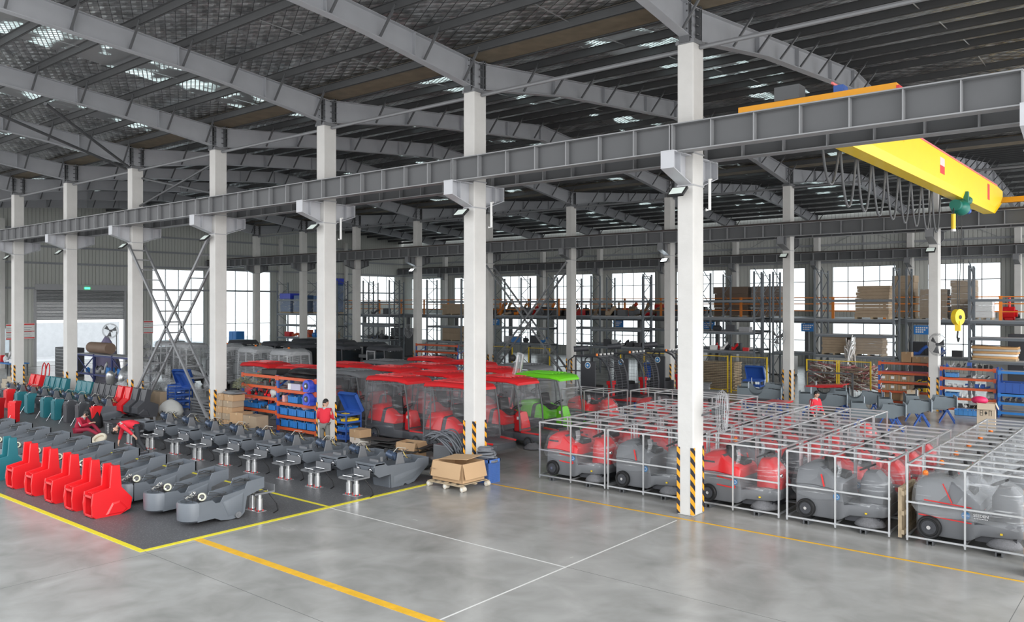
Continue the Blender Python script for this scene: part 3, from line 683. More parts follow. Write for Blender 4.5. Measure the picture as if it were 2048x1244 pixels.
    shell(mb, [(x, a+wob(i), b+wob(i+1), z0+wob(i*3)*2, z1, r) for i, (x, a, b, z0, z1, r) in enumerate(fs)], cy, cap=True)
    mb.build('film_wrap', None, t, smooth=True)
    mb = MB(FILMW); mb.loft([[(.98+.03*math.cos(a)+dx, .38+.10*math.sin(a)+dy, z) for a in [2*PI*k/10 for k in range(10)]] for dx, dy, z in ((0,0,1.36),(.02,.01,1.2),(-.01,-.01,1.02),(.02,0,.96))]); mb.build('film_fold', None, t, smooth=True)
    return t
def make_cage(wd=2.1, rounded=False):
    t = thing('shipping_cage', '', 'cage'); s = .034
    for x in (0, wd*.49, wd):
        for y in (0, 1.3):
            mb = MB(GALV); mb.box(x-s/2, x+s/2, y-s/2, y+s/2, .03, 1.54)
            for z in (.1, .8, 1.52): mb.cb(x, y, z, s*1.35, s*1.35, .05)
            mb.build('post', None, t)
    def rl(nm, a, b): mb = MB(GALV); mb.bar(a, b, s, s); mb.build(nm, None, t)
    for y in (0, 1.3):
        rl('top_rail', (0,y,1.54), (wd,y,1.54)); rl('base_rail', (-.02,y,.11), (wd+.02,y,.11)); rl('middle_rail', (0,y,.80), (wd,y,.80))
    for x in (0, wd*.49, wd): rl('cross_rail', (x,0,1.545), (x,1.3,1.545)); rl('base_rail', (x,0,.115), (x,1.3,.115))
    rl('top_rail', (0, .65, 1.54), (wd, .65, 1.54))
    for x in (.42, wd-.5):
        mb = MB(STEELD)
        for dx in (-.05, .05): mb.box(x+dx-.012, x+dx+.012, -.04, 1.34, 0, .095)
        mb.box(x-.06, x+.06, -.04, 1.34, .08, .095); mb.build('fork_runner', None, t)
    return t
PITCH = 1.42
sw = {k: make_sweeper(k) for k in ('red', 'grey', 'long', 'beacon')}
cage0 = make_cage(); used = {}
GROUPS = [(-11.50, 5, ['red']*5, 'leftmost'), (-9.30, 6, ['grey','red','red','red','red','red'], 'second from left'), (-6.95, 6, ['red','beacon','red','red','grey','red'], 'middle'),
          (-4.66, 4, ['grey','red','red','red'], 'second from right'), (-2.22, 6, ['long']*6, 'rightmost')]
COLN = {'red': 'red and grey', 'grey': 'all-grey', 'long': 'dark grey red-striped', 'beacon': 'red and grey orange-beacon'}
for gx, cnt, kinds, gname in GROUPS:
    for k in range(cnt):
        y = .76 + k*PITCH; kd = kinds[k]
        pos = 'frontmost' if k == 0 else ('%s from the front' % ORD[k]) if k < cnt-1 else 'rearmost'
        lab = '%s galvanised tube cage in the %s row of cages' % (pos, gname)
        if 'cage' not in used: cage = cage0; used['cage'] = 1
        else: cage = dup(cage0)
        cage.location = (gx, y, 0); cage['label'] = lab; cage['group'] = 'galvanised shipping cages'
        src = sw[kd]
        if kd in used: o = dup(src)
        else: o = src; used[kd] = 1
        if kd == 'grey' and k == 0 or True: pass
        o.location = (gx, y, 0); o['label'] = '%s sweeper, %s in the %s cage row' % (COLN[kd], pos, gname); o['group'] = 'ride-on sweepers in cages'
# red machines behind the front grey ones wear red hoods; cages farther back beyond the first block
for (x, y, lab) in ((-11.6, 9.3, 'cage just behind the leftmost row, before the loaders'), (-16.2, 8.2, 'tube cage standing alone in front of the black open cabs'), (-13.9, 9.4, 'empty-looking tube cage between the lone cage and the leftmost row')):
    c = dup(cage0, (x, y, 0), label='bare ' + lab, group='galvanised shipping cages')
    dup(sw['red'], (x, y, 0), label='red sweeper in the ' + lab.split(',')[0].replace('tube cage ', 'cage ').replace('empty-looking ', '').replace(' in front of the black open cabs',''), group='ride-on sweepers in cages')
mb = MB(WOOD)
for i in range(7): mb.box(-2.40, -2.33, .78+i*.16, .90+i*.16, .05, 1.05)
for z in (.12,.5,.9): mb.box(-2.34, -2.28, .76, 1.88, z, z+.09)
tag(mb.build('wooden_pallet', None), 'brown wooden pallet standing on edge between the last two cage rows', 'pallet')

# ------------------------------------------------------------------ cab sweepers wrapped in film
def make_cab(style='red'):
    # local: x rearwards negative; roof near-front corner at x=0,y=0; roof runs x -1.95..0, y 0..1.3
    col = {'red': REDP, 'green': GREEN, 'grey': GREYB}[style]
    t = thing('cab_sweeper', '', 'cab sweeper'); cy = .65
    mb = MB(col); shell(mb, [(-2.02,.55,.45,2.02,2.10,.05),(-1.9,.68,.62,2.08,2.24,.08),(-1.2,.70,.64,2.12,2.28,.08),(-.3,.70,.64,2.12,2.25,.08),(.0,.68,.62,2.08,2.20,.08),(.10,.60,.55,2.04,2.12,.05)], cy)
    for k in range(5): mb.box(-1.7, -.35, cy-.42+k*.2, cy-.36+k*.2, 2.27, 2.295)
    mb.build('cab_roof', None, t, smooth='auto')
    mb = MB(STEELD)
    for y in (.02, 1.28):
        mb.tube([(.0,y,2.12),(.10,y,1.75),(.20,y,1.2),(.24,y,.55)], .028, 6)
        mb.tube([(-1.85,y,2.12),(-1.93,y,1.2),(-1.95,y,.5)], .028, 6)
        mb.bar((-1.9,y,2.0),(0,y,2.06),.03)
        if y < 1: 
            mb.tube([(-1.60,y,2.1),(-1.66,y,.6)], .02, 6)
            for z in (.75,1.05,1.35,1.65,1.9): mb.bar((-1.94,y,z),(-1.62,y,z),.02)
    mb.bar((.24,0.02,.6),(.24,1.28,.6),.03); mb.bar((0,.02,2.1),(0,1.28,2.1),.03)
    mb.build('cab_frame', None, t)
    mb = MB(GREYD); shell(mb, [(-1.98,.60,.60,.22,.66,.05),(-1.9,.64,.64,.20,.70,.05),(-.55,.64,.62,.2,.70,.05),(-.5,.64,.62,.2,.5,.05),(.8,.58,.58,.26,.48,.05),(1.02,.45,.45,.28,.46,.05)], cy); mb.build('chassis', None, t, smooth='auto')
    mb = MB(col); shell(mb, [(-1.96,.56,.44,.68,1.05,.08),(-1.85,.62,.46,.70,1.22,.1),(-1.35,.62,.46,.70,1.26,.1),(-1.2,.62,.50,.68,1.18,.08)], cy)
    mb.m(GREYD); shell(mb, [(-1.22,.60,.48,.68,1.16,.08),(-1.02,.60,.48,.66,1.12,.08)], cy)
    mb.m(col); shell(mb, [(-1.02,.62,.50,.66,1.14,.08),(-.8,.62,.50,.66,1.06,.08),(-.55,.62,.52,.66,.90,.08),(-.48,.60,.5,.68,.86,.06)], cy); mb.build('rear_hood', None, t, smooth='auto')
    mb = MB(BLACK); shell(mb, [(-.95,.24,.22,1.0,1.14,.04),(-.52,.24,.22,.96,1.06,.04)], cy); mb.prism([(-1.0,1.0),(-.88,1.02),(-.98,1.52),(-1.10,1.52)], 1, cy-.22, cy+.22); mb.build('seat', None, t, bev=.03)
    mb = MB(col); shell(mb, [(-.16,.16,.12,.5,1.08,.04),(-.06,.22,.16,.5,1.16,.05),(.12,.24,.18,.5,1.14,.05),(.22,.26,.2,.5,.8,.05)], .36); mb.m(WHITE); mb.box(.02,.10,.115,.12,.9,1.0); cn = mb.build('steering_console', None, t, smooth='auto')
    mb = MB(BLACK); mb.ring((-.18,.38,1.28), (-.5,0,.85), .17, .018, 20, 6); mb.tube([(-.18,.38,1.28),(-.08,.38,1.12)], .02, 6); mb.build('steering_wheel', None, cn)
    mb = MB(col); mb.bar((.28, .03, .52), (.95, .10, .50), .05, .05); mb.bar((.28, 1.27, .52), (.95, 1.2, .50), .05, .05); mb.build('side_rail', None, t)
    wheel_part(t, -1.45, .04, .26, .25, .12); wheel_part(t, .55, .10, .2, .19, .12)
    mb = MB(BRUSH); rings = [[(.70+r*math.cos(2*PI*k/20), .12+r*math.sin(2*PI*k/20), z) for k in range(20)] for r, z in ((.32,.02),(.28,.08),(.12,.2))]; mb.loft(rings); mb.build('side_brush', None, t, smooth=True)
    mb = MB(FILMC)
    def col_(x, y, top=2.1, bot=.62): return (x, y, top), (x, y, bot)
    n = 8; pan = []
    def pane(p0, p1, zt0, zt1, zb, bulge):
        vs = []; fs = []
        for i in range(n+1):
            for j in range(n+1):
                u = i/n; v = j/n; x = p0[0]+(p1[0]-p0[0])*u; y = p0[1]+(p1[1]-p0[1])*u; z = zb + (zt0+(zt1-zt0)*u-zb)*v
                vs.append((x + bulge[0]*(1-v) + .02*math.sin(7*u+5*v), y + bulge[1]*(1-v) + .02*math.sin(9*v+4*u), z))
        for i in range(n):
            for j in range(n): a = i*(n+1)+j; fs.append((a, a+1, a+n+2, a+n+1))
        mb.add(vs, fs)
    pane((-1.95,-.03),(0.0,-.03),2.10,2.12,.25,(.0,-.03)); pane((0.03,0),(0.03,1.3),2.12,2.12,.56,(.22,0)); pane((-1.98,0),(-1.98,1.3),2.05,2.05,.4,(0,0)); pane((-1.95,1.33),(0.0,1.33),2.10,2.12,.4,(0,.02))
    mb.build('film_wrap', None, t, smooth=True, fix=False)
    mb = MB(FILMC); shell(mb, [(.26,.66,.64,.16,.60,.06),(.8,.62,.60,.14,.56,.06),(1.07,.46,.42,.2,.52,.06)], cy); mb.build('bumper_film', None, t, smooth=True)
    return t
cabs = {'red': make_cab('red')}
mbv = MB(GREYB)
cabs['green'] = make_cab('green'); cabs['grey'] = make_cab('grey')
CABS = [('red', -18.25, 2.0, 'red-roofed cab sweeper in film, nearest, behind the blue tool trolley'), ('red', -15.1, 1.75, 'red-roofed cab sweeper in film right behind the second front column'),
 ('red', -15.2, 4.15, 'red-roofed cab sweeper with clear windscreen between the second column and the green cab'), ('green', -15.0, 6.25, 'lime green cab sweeper beside the cage rows'),
 ('red', -18.35, 4.3, 'red-roofed cab sweeper directly behind the nearest one'), ('grey', -21.45, 2.6, 'grey-roofed film-wrapped cab sweeper beside the worker at the trolley'),
 ('red', -21.5, 4.7, 'red cab roof behind and left of the nearest cab sweeper'), ('red', -21.4, 6.6, 'red cab roof further back above the nearest cab sweeper'),
 ('red', -18.25, 7.0, 'red cab roof with the machine arm leaning over it'), ('grey', -18.3, 9.1, 'grey cab roof behind the green cab'), ('red', -24.65, 4.9, 'red cab roof just right of the third column in the back'),
 ('grey', -24.55, 7.1, 'pale grey cab roof behind the red roofs'), ('red', -24.5, 9.8, 'rearmost red cab roof left of the second column'), ('red', -21.4, 9.2, 'red cab roof seen just right of the second column in the rear row'),
 ('red', -24.6, 2.6, 'dusty red cab roof behind the shelving, left of the third column'), ('red', -27.75, 3.0, 'dusty red cab roof behind the left shelving bay')]
seen = set()
for st, x, y, lab in CABS:
    if st not in seen: o = cabs[st]; seen.add(st); o.location = (x, y, 0); o['label'] = lab; o['group'] = 'film-wrapped cab sweepers'
    else: o = dup(cabs[st], (x, y, 0), label=lab, group='film-wrapped cab sweepers')

# ------------------------------------------------------------------ black open-cab machines with grille fronts
def make_black():
    t = thing('grille_cab_loader', '', 'loader'); 
    mb = MB(GREYD, STEELD)
    prof = [(-.05,2.42),(.25,2.30),(.52,2.0),(.66,1.6),(.72,1.1),(.70,.6)]
    for y in (0, 1.35):
        mb.tube([(x, y, z) for x, z in prof], .045, 6); mb.tube([(-1.3,y,2.42),(-.05,y,2.42)], .04, 6); mb.tube([(-1.25,y,2.42),(-1.6,y,2.2),(-1.65,y,1.75),(-.95,y,1.75)], .03, 6)
        mb.tube([(-1.2,y,.5),(-1.2,y,2.4)], .04, 6)
    mb.m(STEELD); mb.box(-1.3, -.02, 0, 1.35, 2.40, 2.45)
    mb.build('cab_frame', None, t)
    mb = MB(GREYD)
    for i in range(22):
        u = i/21*(len(prof)-1); k = min(int(u), len(prof)-2); f = u-k; x = prof[k][0]*(1-f)+prof[k+1][0]*f; z = prof[k][1]*(1-f)+prof[k+1][1]*f
        mb.bar((x, 0, z), (x, 1.35, z), .02, .02)
    for y in (.45, .9): mb.tube([(x, y, z) for x, z in prof], .018, 5)
    mb.build('grille', None, t)
    mb = MB(GREYD); mb.box(-.95, -.15, .02, .10, .5, 2.2); mb.box(-1.2, -.3, .1, 1.25, .45, .95); mb.m(BLACK); mb.box(-.8, -.35, .35, 1.0, .95, 1.08); mb.box(-.95, -.8, .35, 1.0, 1.0, 1.7); mb.build('cab_interior', None, t, bev=.03)
    mb = MB(BLUD, WHT); mb.m(WHT); mb.disc((-.55, .012, 2.02), (0,1,0), .15, .012, 20); mb.m(BLUD); mb.disc((-.55, .004, 2.02), (0,1,0), .12, .012, 20); mb.m(WHT); mb.disc((-.55, -.002, 2.02), (0,1,0), .05, .012, 12); mb.build('round_badge', None, t)
    mb = MB(GREYD); shell(mb, [(-1.5,.6,.6,.15,.55,.08),(.3,.66,.66,.15,.5,.08),(1.15,.66,.66,.2,.5,.1),(1.3,.6,.6,.25,.45,.08)], .68); mb.build('chassis', None, t, smooth='auto')
    mb = MB(WHITE)
    for k in range(4): mb.cb(0.02, .2+k*.32, 2.52, .08, .07, .08)
    mb.build('work_lights', None, t)
    mb = MB(REDP); mb.prism([(.18,.5),(.38,.5),(.34,1.2),(.16,1.2)], 1, .55, .85); mb.box(.12,.38,.5,.9,1.15,1.32); mb.build('red_console', None, t, bev=.02)
    mb = MB(GREYD); mb.cyl((-1.3,.0,2.72), (-.75,.35,2.78), .13, 16); mb.build('air_filter', None, t, smooth='auto')
    mb = MB(STEELD); mb.tube([(-.95,.2,2.7),(-.9,.2,2.42)], .02, 5); mb.build('filter_stem', None, t)
    mb = MB(ORNL); mb.cyl((-.12,.1,2.45),(-.12,.1,2.56),.05,10); mb.build('beacon', None, t)
    wheel_part(t, -1.0, .0, .28, .28, .16); wheel_part(t, .75, .0, .25, .24, .16)
    return t
bl = make_black(); bl.location = (-18.15, 13.6, 0); bl['label'] = 'leftmost of three charcoal loaders with curved grille fronts'; bl['group'] = 'charcoal grille-cab loaders'
dup(bl, (-18.1, 16.3, 0), label='middle of three charcoal loaders with curved grille fronts, red console visible', group='charcoal grille-cab loaders')
dup(bl, (-17.6, 18.9, 0), label='rightmost of three charcoal loaders with curved grille fronts, near a white post', group='charcoal grille-cab loaders')

# ------------------------------------------------------------------ overhead travelling crane
t = thing('travelling_crane', 'yellow overhead travelling crane spanning the middle bay at upper right', 'crane', (-4.0, 0, 0))
CY = mat('crane_yellow', (.95, .66, .015), .42, var=.04); CO = mat('crane_orange', (.90, .38, .01), .45, var=.05)
mb = MB(CY); sec = lambda y, zb, zt, w, f: [(-w, y, zb+.25), (-w*.65, y, zb+.02), (-w*.9, y, zb), (w*.9, y, zb), (w*.65, y, zb+.02), (w, y, zb+.25), (w, y, zt), (-w, y, zt)]
mb.loft([sec(.9, 8.9, 9.12, .22, 0), sec(2.4, 8.36, 9.5, .22, 0), sec(20.3, 8.36, 9.5, .22, 0), sec(21.9, 8.92, 9.4, .22, 0)]); mb.build('bridge_girder', None, t)
mb = MB(mat('pink_edge_tape', (.85,.2,.2), .5)); mb.box(.2, .235, 1.0, 20.6, 9.47, 9.52); mb.build('edge_tape', None, t)
mb = MB(REDL, mat('pale_sticker', (.8,.62,.6), .5)); mb.box(.222, .226, 18.6, 19.0, 8.75, 9.35); mb.build('red_mark', None, t)
mb = MB(REDL); mb.box(.222, .226, 10.9, 11.5, 8.8, 9.05); mb.m(mat('pale_sticker', (.8,.62,.6), .5)); mb.box(.222, .226, 10.9, 11.5, 9.05, 9.3); mb.build('warning_sticker', None, t)
text_part('JIANGXIN', .26, t, (.226, 6.2, 9.2), (PI/2, 0, PI/2), CO)
for yy, zz, nm in ((.78, 0, ''), (22.37, 0, '')):
    mb = MB(CO); mb.box(-1.75, 1.6, yy-.12, yy+.12, 8.98, 9.2); mb.m(REDL); mb.box(1.6, 1.66, yy-.13, yy+.13, 8.86, 9.14)
    mb.m(STEELD); [mb.disc((x, yy, 8.92), (0,1,0), .09, .1, 14) for x in (-1.4, 1.25)]; mb.build('end_truck', None, t)
mb = MB(STEELD); mb.box(-.9, -.35, .62, 1.0, 9.2, 9.5); mb.build('control_box', None, t); mb = MB(BLUE); mb.box(.35, .55, .7, 1.0, 9.2, 9.35); mb.build('buffer_motor', None, t)
mb = MB(STEELD); mb.bar((-.32, 1.5, 8.55), (-.32, 19.5, 8.55), .04); 
for k in range(9):
    ya = 2.0 + k*1.3; yb = ya + 1.2; mb.tube([(-.34, ya + (yb-ya)*i/12, 8.5 - 1.35*(1 - abs(2*i/12-1)**2.2)*(1 if k else .7)) for i in range(13)], .03, 6)
mb.build('festoon_cable', None, t)
h = thing('chain_hoist', 'green motor hoist with orange end under the yellow crane girder', 'hoist', (-4.0, 14.3, 0)) if False else None
mb = MB(HOIST, CHROME, BLUE); mb.ell((.15, 14.2, 8.02), (.30,.36,.26), 16, 10); mb.cyl((.1, 13.6, 8.08), (.1, 14.9, 8.08), .18, 14); mb.cyl((.1,15.2,8.42),(.1,15.7,8.42), .15, 14); mb.box(-.1,.3,14.6,14.8,8.2,8.62); mb.m(BLUE); mb.ell((.2, 15.2, 8.0), (.1,.12,.1), 8, 6)
mb.build('hoist', None, t, smooth='auto')
mb = MB(YEL, WHITE, BLACK); mb.cyl((.1,13.35,7.25),(.1,13.35,7.75), .07, 10); mb.m(WHITE); mb.cyl((.1,13.35,7.17),(.1,13.35,7.25), .075, 10); mb.m(BLACK); mb.tube([(.1,13.35,7.75),(.1,13.4,7.95)], .02, 5); mb.build('limit_weight', None, t)
mb = MB(BLACK); 
for dy in (0, .66): mb.tube([(.1, 14.0+dy, 7.9), (.1, 14.0+dy*.3, 4.5)], .012, 5)
mb.build('hoist_rope', None, t)
mb = MB(YEL, BLACK); mb.disc((.1, 14.05, 4.32), (1,-.4,0), .27, .16, 20); mb.box(.02,.18,13.95,14.15,3.85,4.2); mb.m(BLACK); mb.disc((.1, 14.05, 4.32), (1,-.4,0), .07, .2, 12); mb.tube([(.1,14.05,3.9),(.1,13.95,3.65),(.1,14.1,3.5),(.1,14.25,3.6)], .03, 6); mb.build('hook_block', None, t)
# floodlights and pipes on columns
FLOOD = mat('floodlight_glass', (.6,.66,.62), .2, emit=(.8,.9,.85,.35)); FLON = mat('lit_floodlight', (1,1,1), .3, emit=(.85,.95,1,14))
def flood(x, y, z, rz, lit, label, n=[0]):
    t = thing('floodlight', label, 'floodlight', (x, y, z), rz, 'floodlights under the crane brackets')
    M = Matrix.Rotation(math.radians(-50), 4, 'X'); mb = MB(BLACK); mb.M = M; mb.box(-.2,.2,-.03,.03,-.16,.16); mb.build('housing', None, t, bev=.01)
    mb = MB(FLON if lit else FLOOD); mb.M = M; mb.box(-.16,.16,-.036,-.031,-.12,.12); mb.build('lamp_glass', None, t)
    mb = MB(STEELD); mb.bar((0,.05,0),(0,.22,.12),.03); mb.build('mount_arm', None, t)
for n in range(1, 8): flood(-n*B-.05, -.52, 7.25, 0, False, 'black floodlight under the crane bracket of the %s front column' % ORD[n-1].replace('first','nearest'))
for n, lit in ((1,0),(2,0),(3,1),(6,1)): flood(-n*B-.05, W-.52, 7.15, 0, lit, '%s floodlight on the %s column of the second row from the right' % ('lit' if lit else 'unlit', ORD[n]))
for n in (1, 2, 3):
    mb = MB(WHITE); x = -n*B+.30; mb.tube([(x,.42,7.6),(x,.35,7.6),(x,.35,6.9),(x-.06,.28,6.9)], .035, 8); tag(mb.build('drain_pipe', None), 'white hooked pipe on the right side of the %s front column' % ['nearest','second','third'][n-1], 'pipe')
# industrial fans on columns
def fan(x, y, z, rz, label, r=.36):
    t = thing('wall_fan', label, 'fan', (x, y, z), rz, 'caged industrial fans')
    mb = MB(STEELL)
    for k in range(5): mb.ring((0, -.10+.045*k, 0), (0,1,0), r*(1-.08*abs(k-2)), .006, 30, 4)
    for k in range(28):
        a = 2*PI*k/28; mb.tube([(.06*math.cos(a), -.12, .06*math.sin(a)), (r*.84*math.cos(a), -.10, r*.84*math.sin(a)), (r*math.cos(a), 0, r*math.sin(a)), (r*.84*math.cos(a), .08, r*.84*math.sin(a))], .003, 4)
    mb.build('guard', None, t)
    mb = MB(STEELD); mb.cyl((0,-.04,0),(0,.22,0),.07,12)
    for k in range(3):
        a = 2*PI*k/3; mb.add([(.04*math.cos(a),-.02,.04*math.sin(a)),(r*.8*math.cos(a),-.05,r*.8*math.sin(a)),(r*.8*math.cos(a+.7),.03,r*.8*math.sin(a+.7)),(.04*math.cos(a+.7),.02,.04*math.sin(a+.7))], [(0,1,2,3)])
    mb.build('motor_and_blades', None, t, fix=False)
    mb = MB(STEELD); mb.bar((0,.2,0),(0,.45,-.1),.04); mb.build('bracket', None, t)
fan(-B+.62, .30, 2.32, 1.9, 'large round wire-cage fan on the nearest column, facing right', .50)
fan(-B+.25, W-.62, 3.0, -.5, 'dark caged fan on the rightmost second-row column', .5)
fan(-2*B-.35, W-.5, 3.15, -.2, 'dark caged fan on the second column from the right of the second row', .45)
fan(-6*B-.4, W-.5, 2.9, -.2, 'caged fan high on a far second-row column near the lit floodlight', .5)
fan(-5*B+.2, .55, 2.3, .3, 'grey drum fan behind the fifth front column beside the lattice brace', .45)
# ------------------------------------------------------------------ grey chassis shells (front row: nose toward the camera side)
def tub(mb, top, bot, w, th=.03, floor_dz=.05):
    # top / bot: side outlines (y,z) from nose to tail; walls on both sides, belly, ends
    prof = bot + top[::-1]
    for s in (-1, 1): mb.prism(prof, 0, s*w, s*(w-th))
    for i in range(len(bot)-1):
        a, b = bot[i], bot[i+1]; mb.add([(-w,a[0],a[1]),(w,a[0],a[1]),(w,b[0],b[1]),(-w,b[0],b[1]),(-w+.01,a[0],a[1]+floor_dz),(w-.01,a[0],a[1]+floor_dz),(w-.01,b[0],b[1]+floor_dz),(-w+.01,b[0],b[1]+floor_dz)],[(0,3,2,1),(4,5,6,7),(0,1,5,4),(1,2,6,5),(2,3,7,6),(3,0,4,7)])
    for t0, b0, s in ((top[0], bot[0], 1), (top[-1], bot[-1], -1)):
        mb.box(-w, w, *sorted((b0[0], b0[0]+s*th)), min(b0[1], t0[1]), t0[1])
MOTB = mat('blue_grey_motor', (.07, .10, .16), .35, .4, var=.2)
WIRE = mat('loose_wiring', (.05, .05, .05), .5, var=.3); WIREC = mat('bundled_clear_wiring', (.45, .44, .40), .4, var=.3)
def wires(mb, c, n, r, seed, rad=.008):
    rnd = random.Random(seed)
    for i in range(n):
        p = [Vector(c) + Vector((rnd.uniform(-r[0], r[0]), rnd.uniform(-r[1], r[1]), rnd.uniform(0, r[2]))) for _ in range(4)]
        pts = []
        for k in range(9):
            t = k/8; pts.append(p[0]*(1-t)**3 + p[1]*3*t*(1-t)**2 + p[2]*3*t*t*(1-t) + p[3]*t**3)
        mb.tube(pts, rad, 5)
def make_front_chassis():
    t = thing('chassis_shell', '', 'chassis shell')
    top = [(.30,.50),(.62,.50),(.70,.42),(.82,.42),(.90,.55),(1.30,.60),(1.42,.62),(1.48,.76),(1.90,.80)]
    bot = [(.30,.09),(.68,.10),(.82,.03),(1.05,0),(1.32,.02),(1.40,.10),(1.46,.44),(1.90,.56)]
    mb = MB(GREY); tub(mb, top, bot, .31)
    # rounded nose
    n = 12; rings = []
    for z, r in ((.08,.25),(.12,.31),(.46,.32),(.50,.30)):
        rings.append([(r*math.cos(PI+PI*k/n), .31+ .30*math.sin(PI+PI*k/n)*(r/.32), z) for k in range(n+1)])
    mb.loft(rings, close=False, cap=False)
    rin = [[(x*.80, .31+(y-.31)*.8, .50) for x, y, z in rings[-1]], [(x*.75, .31+(y-.31)*.72, .2) for x, y, z in rings[-1]]]
    mb.loft([rings[-1]]+rin, close=False, cap=False)
    mb.box(-.31,.31,.28,.31,.09,.2)
    for s in (-1, 1):
        mb.add([(s*.314,.85,.42),(s*.314,1.38,.55),(s*.314,1.36,.10),(s*.314,1.0,.08),(s*.335,.92,.40),(s*.335,1.33,.50),(s*.335,1.30,.16),(s*.335,1.04,.14)], [(4,5,6,7),(0,1,5,4),(1,2,6,5),(2,3,7,6),(3,0,4,7)])
    mb.build('shell', None, t, smooth='auto', fix=True)
    mb = MB(GREYB); mb.disc((.33,1.22,.08),(1,0,0),.07,.06,16); mb.disc((.345,1.22,.08),(1,0,0),.03,.07,10); mb.build('side_knob', None, t, smooth='auto')
    mb = MB(GREYD); mb.prism([(.35,.3),(.62,.3),(.55,.62),(.42,.62)], 0, -.03, .05); mb.disc((.08,.52,.56),(1,-.5,.3),.09,.08,14); mb.m(mat('pale_ring', (.5,.5,.38), .4)); mb.ring((.16,.46,.58),(1,-.5,.3),.07,.02,16,6)
    mb.m(CHROME); mb.cyl((0,.45,.5),(.22,.38,.56),.018,8); mb.cyl((-.1,.5,.5),(-.12,.4,.66),.015,6); mb.build('steering_gear', None, t)
    mb = MB(WIRE); wires(mb, (0,.35,.42), 9, (.2,.18,.22), 3); wires(mb, (0,1.5,.66), 8, (.22,.3,.14), 5); wires(mb, (0,1.0,.45), 5, (.2,.4,.12), 8); mb.m(WIREC); wires(mb, (-.15,.4,.5), 3, (.15,.2,.15), 11, .010)
    tag(mb.build('wiring', None, t))
    mb = MB(BLACK); mb.ell((0,.45,.06),(.16,.14,.06),12,6); mb.build('caster', None, t)
    return t
def make_rear_chassis():
    t = thing('chassis_shell', '', 'chassis shell')
    top = [(0.05,.62),(.12,.70),(.42,.69),(.52,.60),(1.35,.56),(1.48,.55),(1.60,.64),(2.0,.62)]
    bot = [(0.05,.46),(.22,.33),(.62,.36),(.64,.0),(1.05,.0),(1.12,.05),(1.22,0),(1.45,.04),(2.0,.42)]
    mb = MB(GREY); tub(mb, top, bot, .36)
    mb.box(-.36,.36,.05,.42,.64,.70) ; mb.box(-.30,.30,.62,.66,0,.36)
    for s in (-1, 1): mb.add([(s*.364,.72,.30),(s*.364,1.75,.42),(s*.364,1.4,.12),(s*.364,.72,.08),(s*.38,.80,.27),(s*.38,1.62,.37),(s*.38,1.34,.16),(s*.38,.80,.14)], [(4,5,6,7),(0,1,5,4),(1,2,6,5),(2,3,7,6),(3,0,4,7)])
    mb.build('shell', None, t, smooth='auto', bev=.015)
    for s in (-1, 1):
        mb = MB(GREYD, CHROME); mb.prism([(s*.14, .54),(s*.24,.62),(s*.33,.54),(s*.24,.46)], 1, .035, .06); mb.m(CHROME); mb.ell((s*.24,.04,.54),(.055,.02,.035),8,6); mb.build('headlight', None, t)
    mb = MB(MOTB, GREYB, BLACK); mb.cyl((-.16,1.02,.78),(.12,.98,.74),.11,14); mb.cyl((.12,.98,.74),(.18,.97,.73),.08,12); mb.build('drive_motor', None, t, smooth='auto'); mb = MB(BLACK);  mb.disc((-.24,1.0,.86),(0,1,0),.07,.05,14); mb.tube([(-.24,1.0,.86),(-.2,1.0,.6)],.02,6); mb.build('pulley', None, t); mb = MB(GREYB); mb.box(.02,.05,.55,.62,.66,.78); mb.build('motor_mount', None, t); mb = MB(GREYB); mb.prism([(.9,.55),(1.2,.55),(1.1,.86),(.98,.86)],0,.22,.26); mb.build('motor_bracket', None, t); mb = MB(GREYB); mb.box(-.1,.2,.3,.34,.68,.76); mb.build('front_bracket', None, t, smooth='auto')
    mb = MB(WIRE); wires(mb, (0,1.2,.6), 14, (.26,.35,.32), 21, .010); mb.m(WIREC); mb.tube([(.05,.95,.82),(.15,1.05,.98),(.3,1.2,.95)],.010,5); wires(mb,(.1,1.3,.7),2,(.15,.15,.2),31,.008); mb.m(YEL); mb.tube([(.2,1.2,.85),(.25,1.25,.72),(.2,1.35,.66)],.005,5)
    mb.build('wiring', None, t)
    return t
fc = make_front_chassis(); rc = make_rear_chassis()
for k in range(11):
    o = fc if k == 0 else dup(fc); o.location = (-14.40-1.47*k, -8.05, 0.02); o['group'] = 'front row of grey chassis shells'
    o['label'] = ('nearest' if k == 0 else ORD[k]+' nearest') + ' grey moulded chassis shell in the front row on the mat'
for k in range(9):
    o = rc if k == 0 else dup(rc); o.location = (-14.10-1.5*k, -3.25, 0); o['group'] = 'second row of grey chassis shells'
    o['label'] = ('nearest' if k == 0 else ORD[k]+' nearest') + ' grey chassis shell with headlights in the second row'
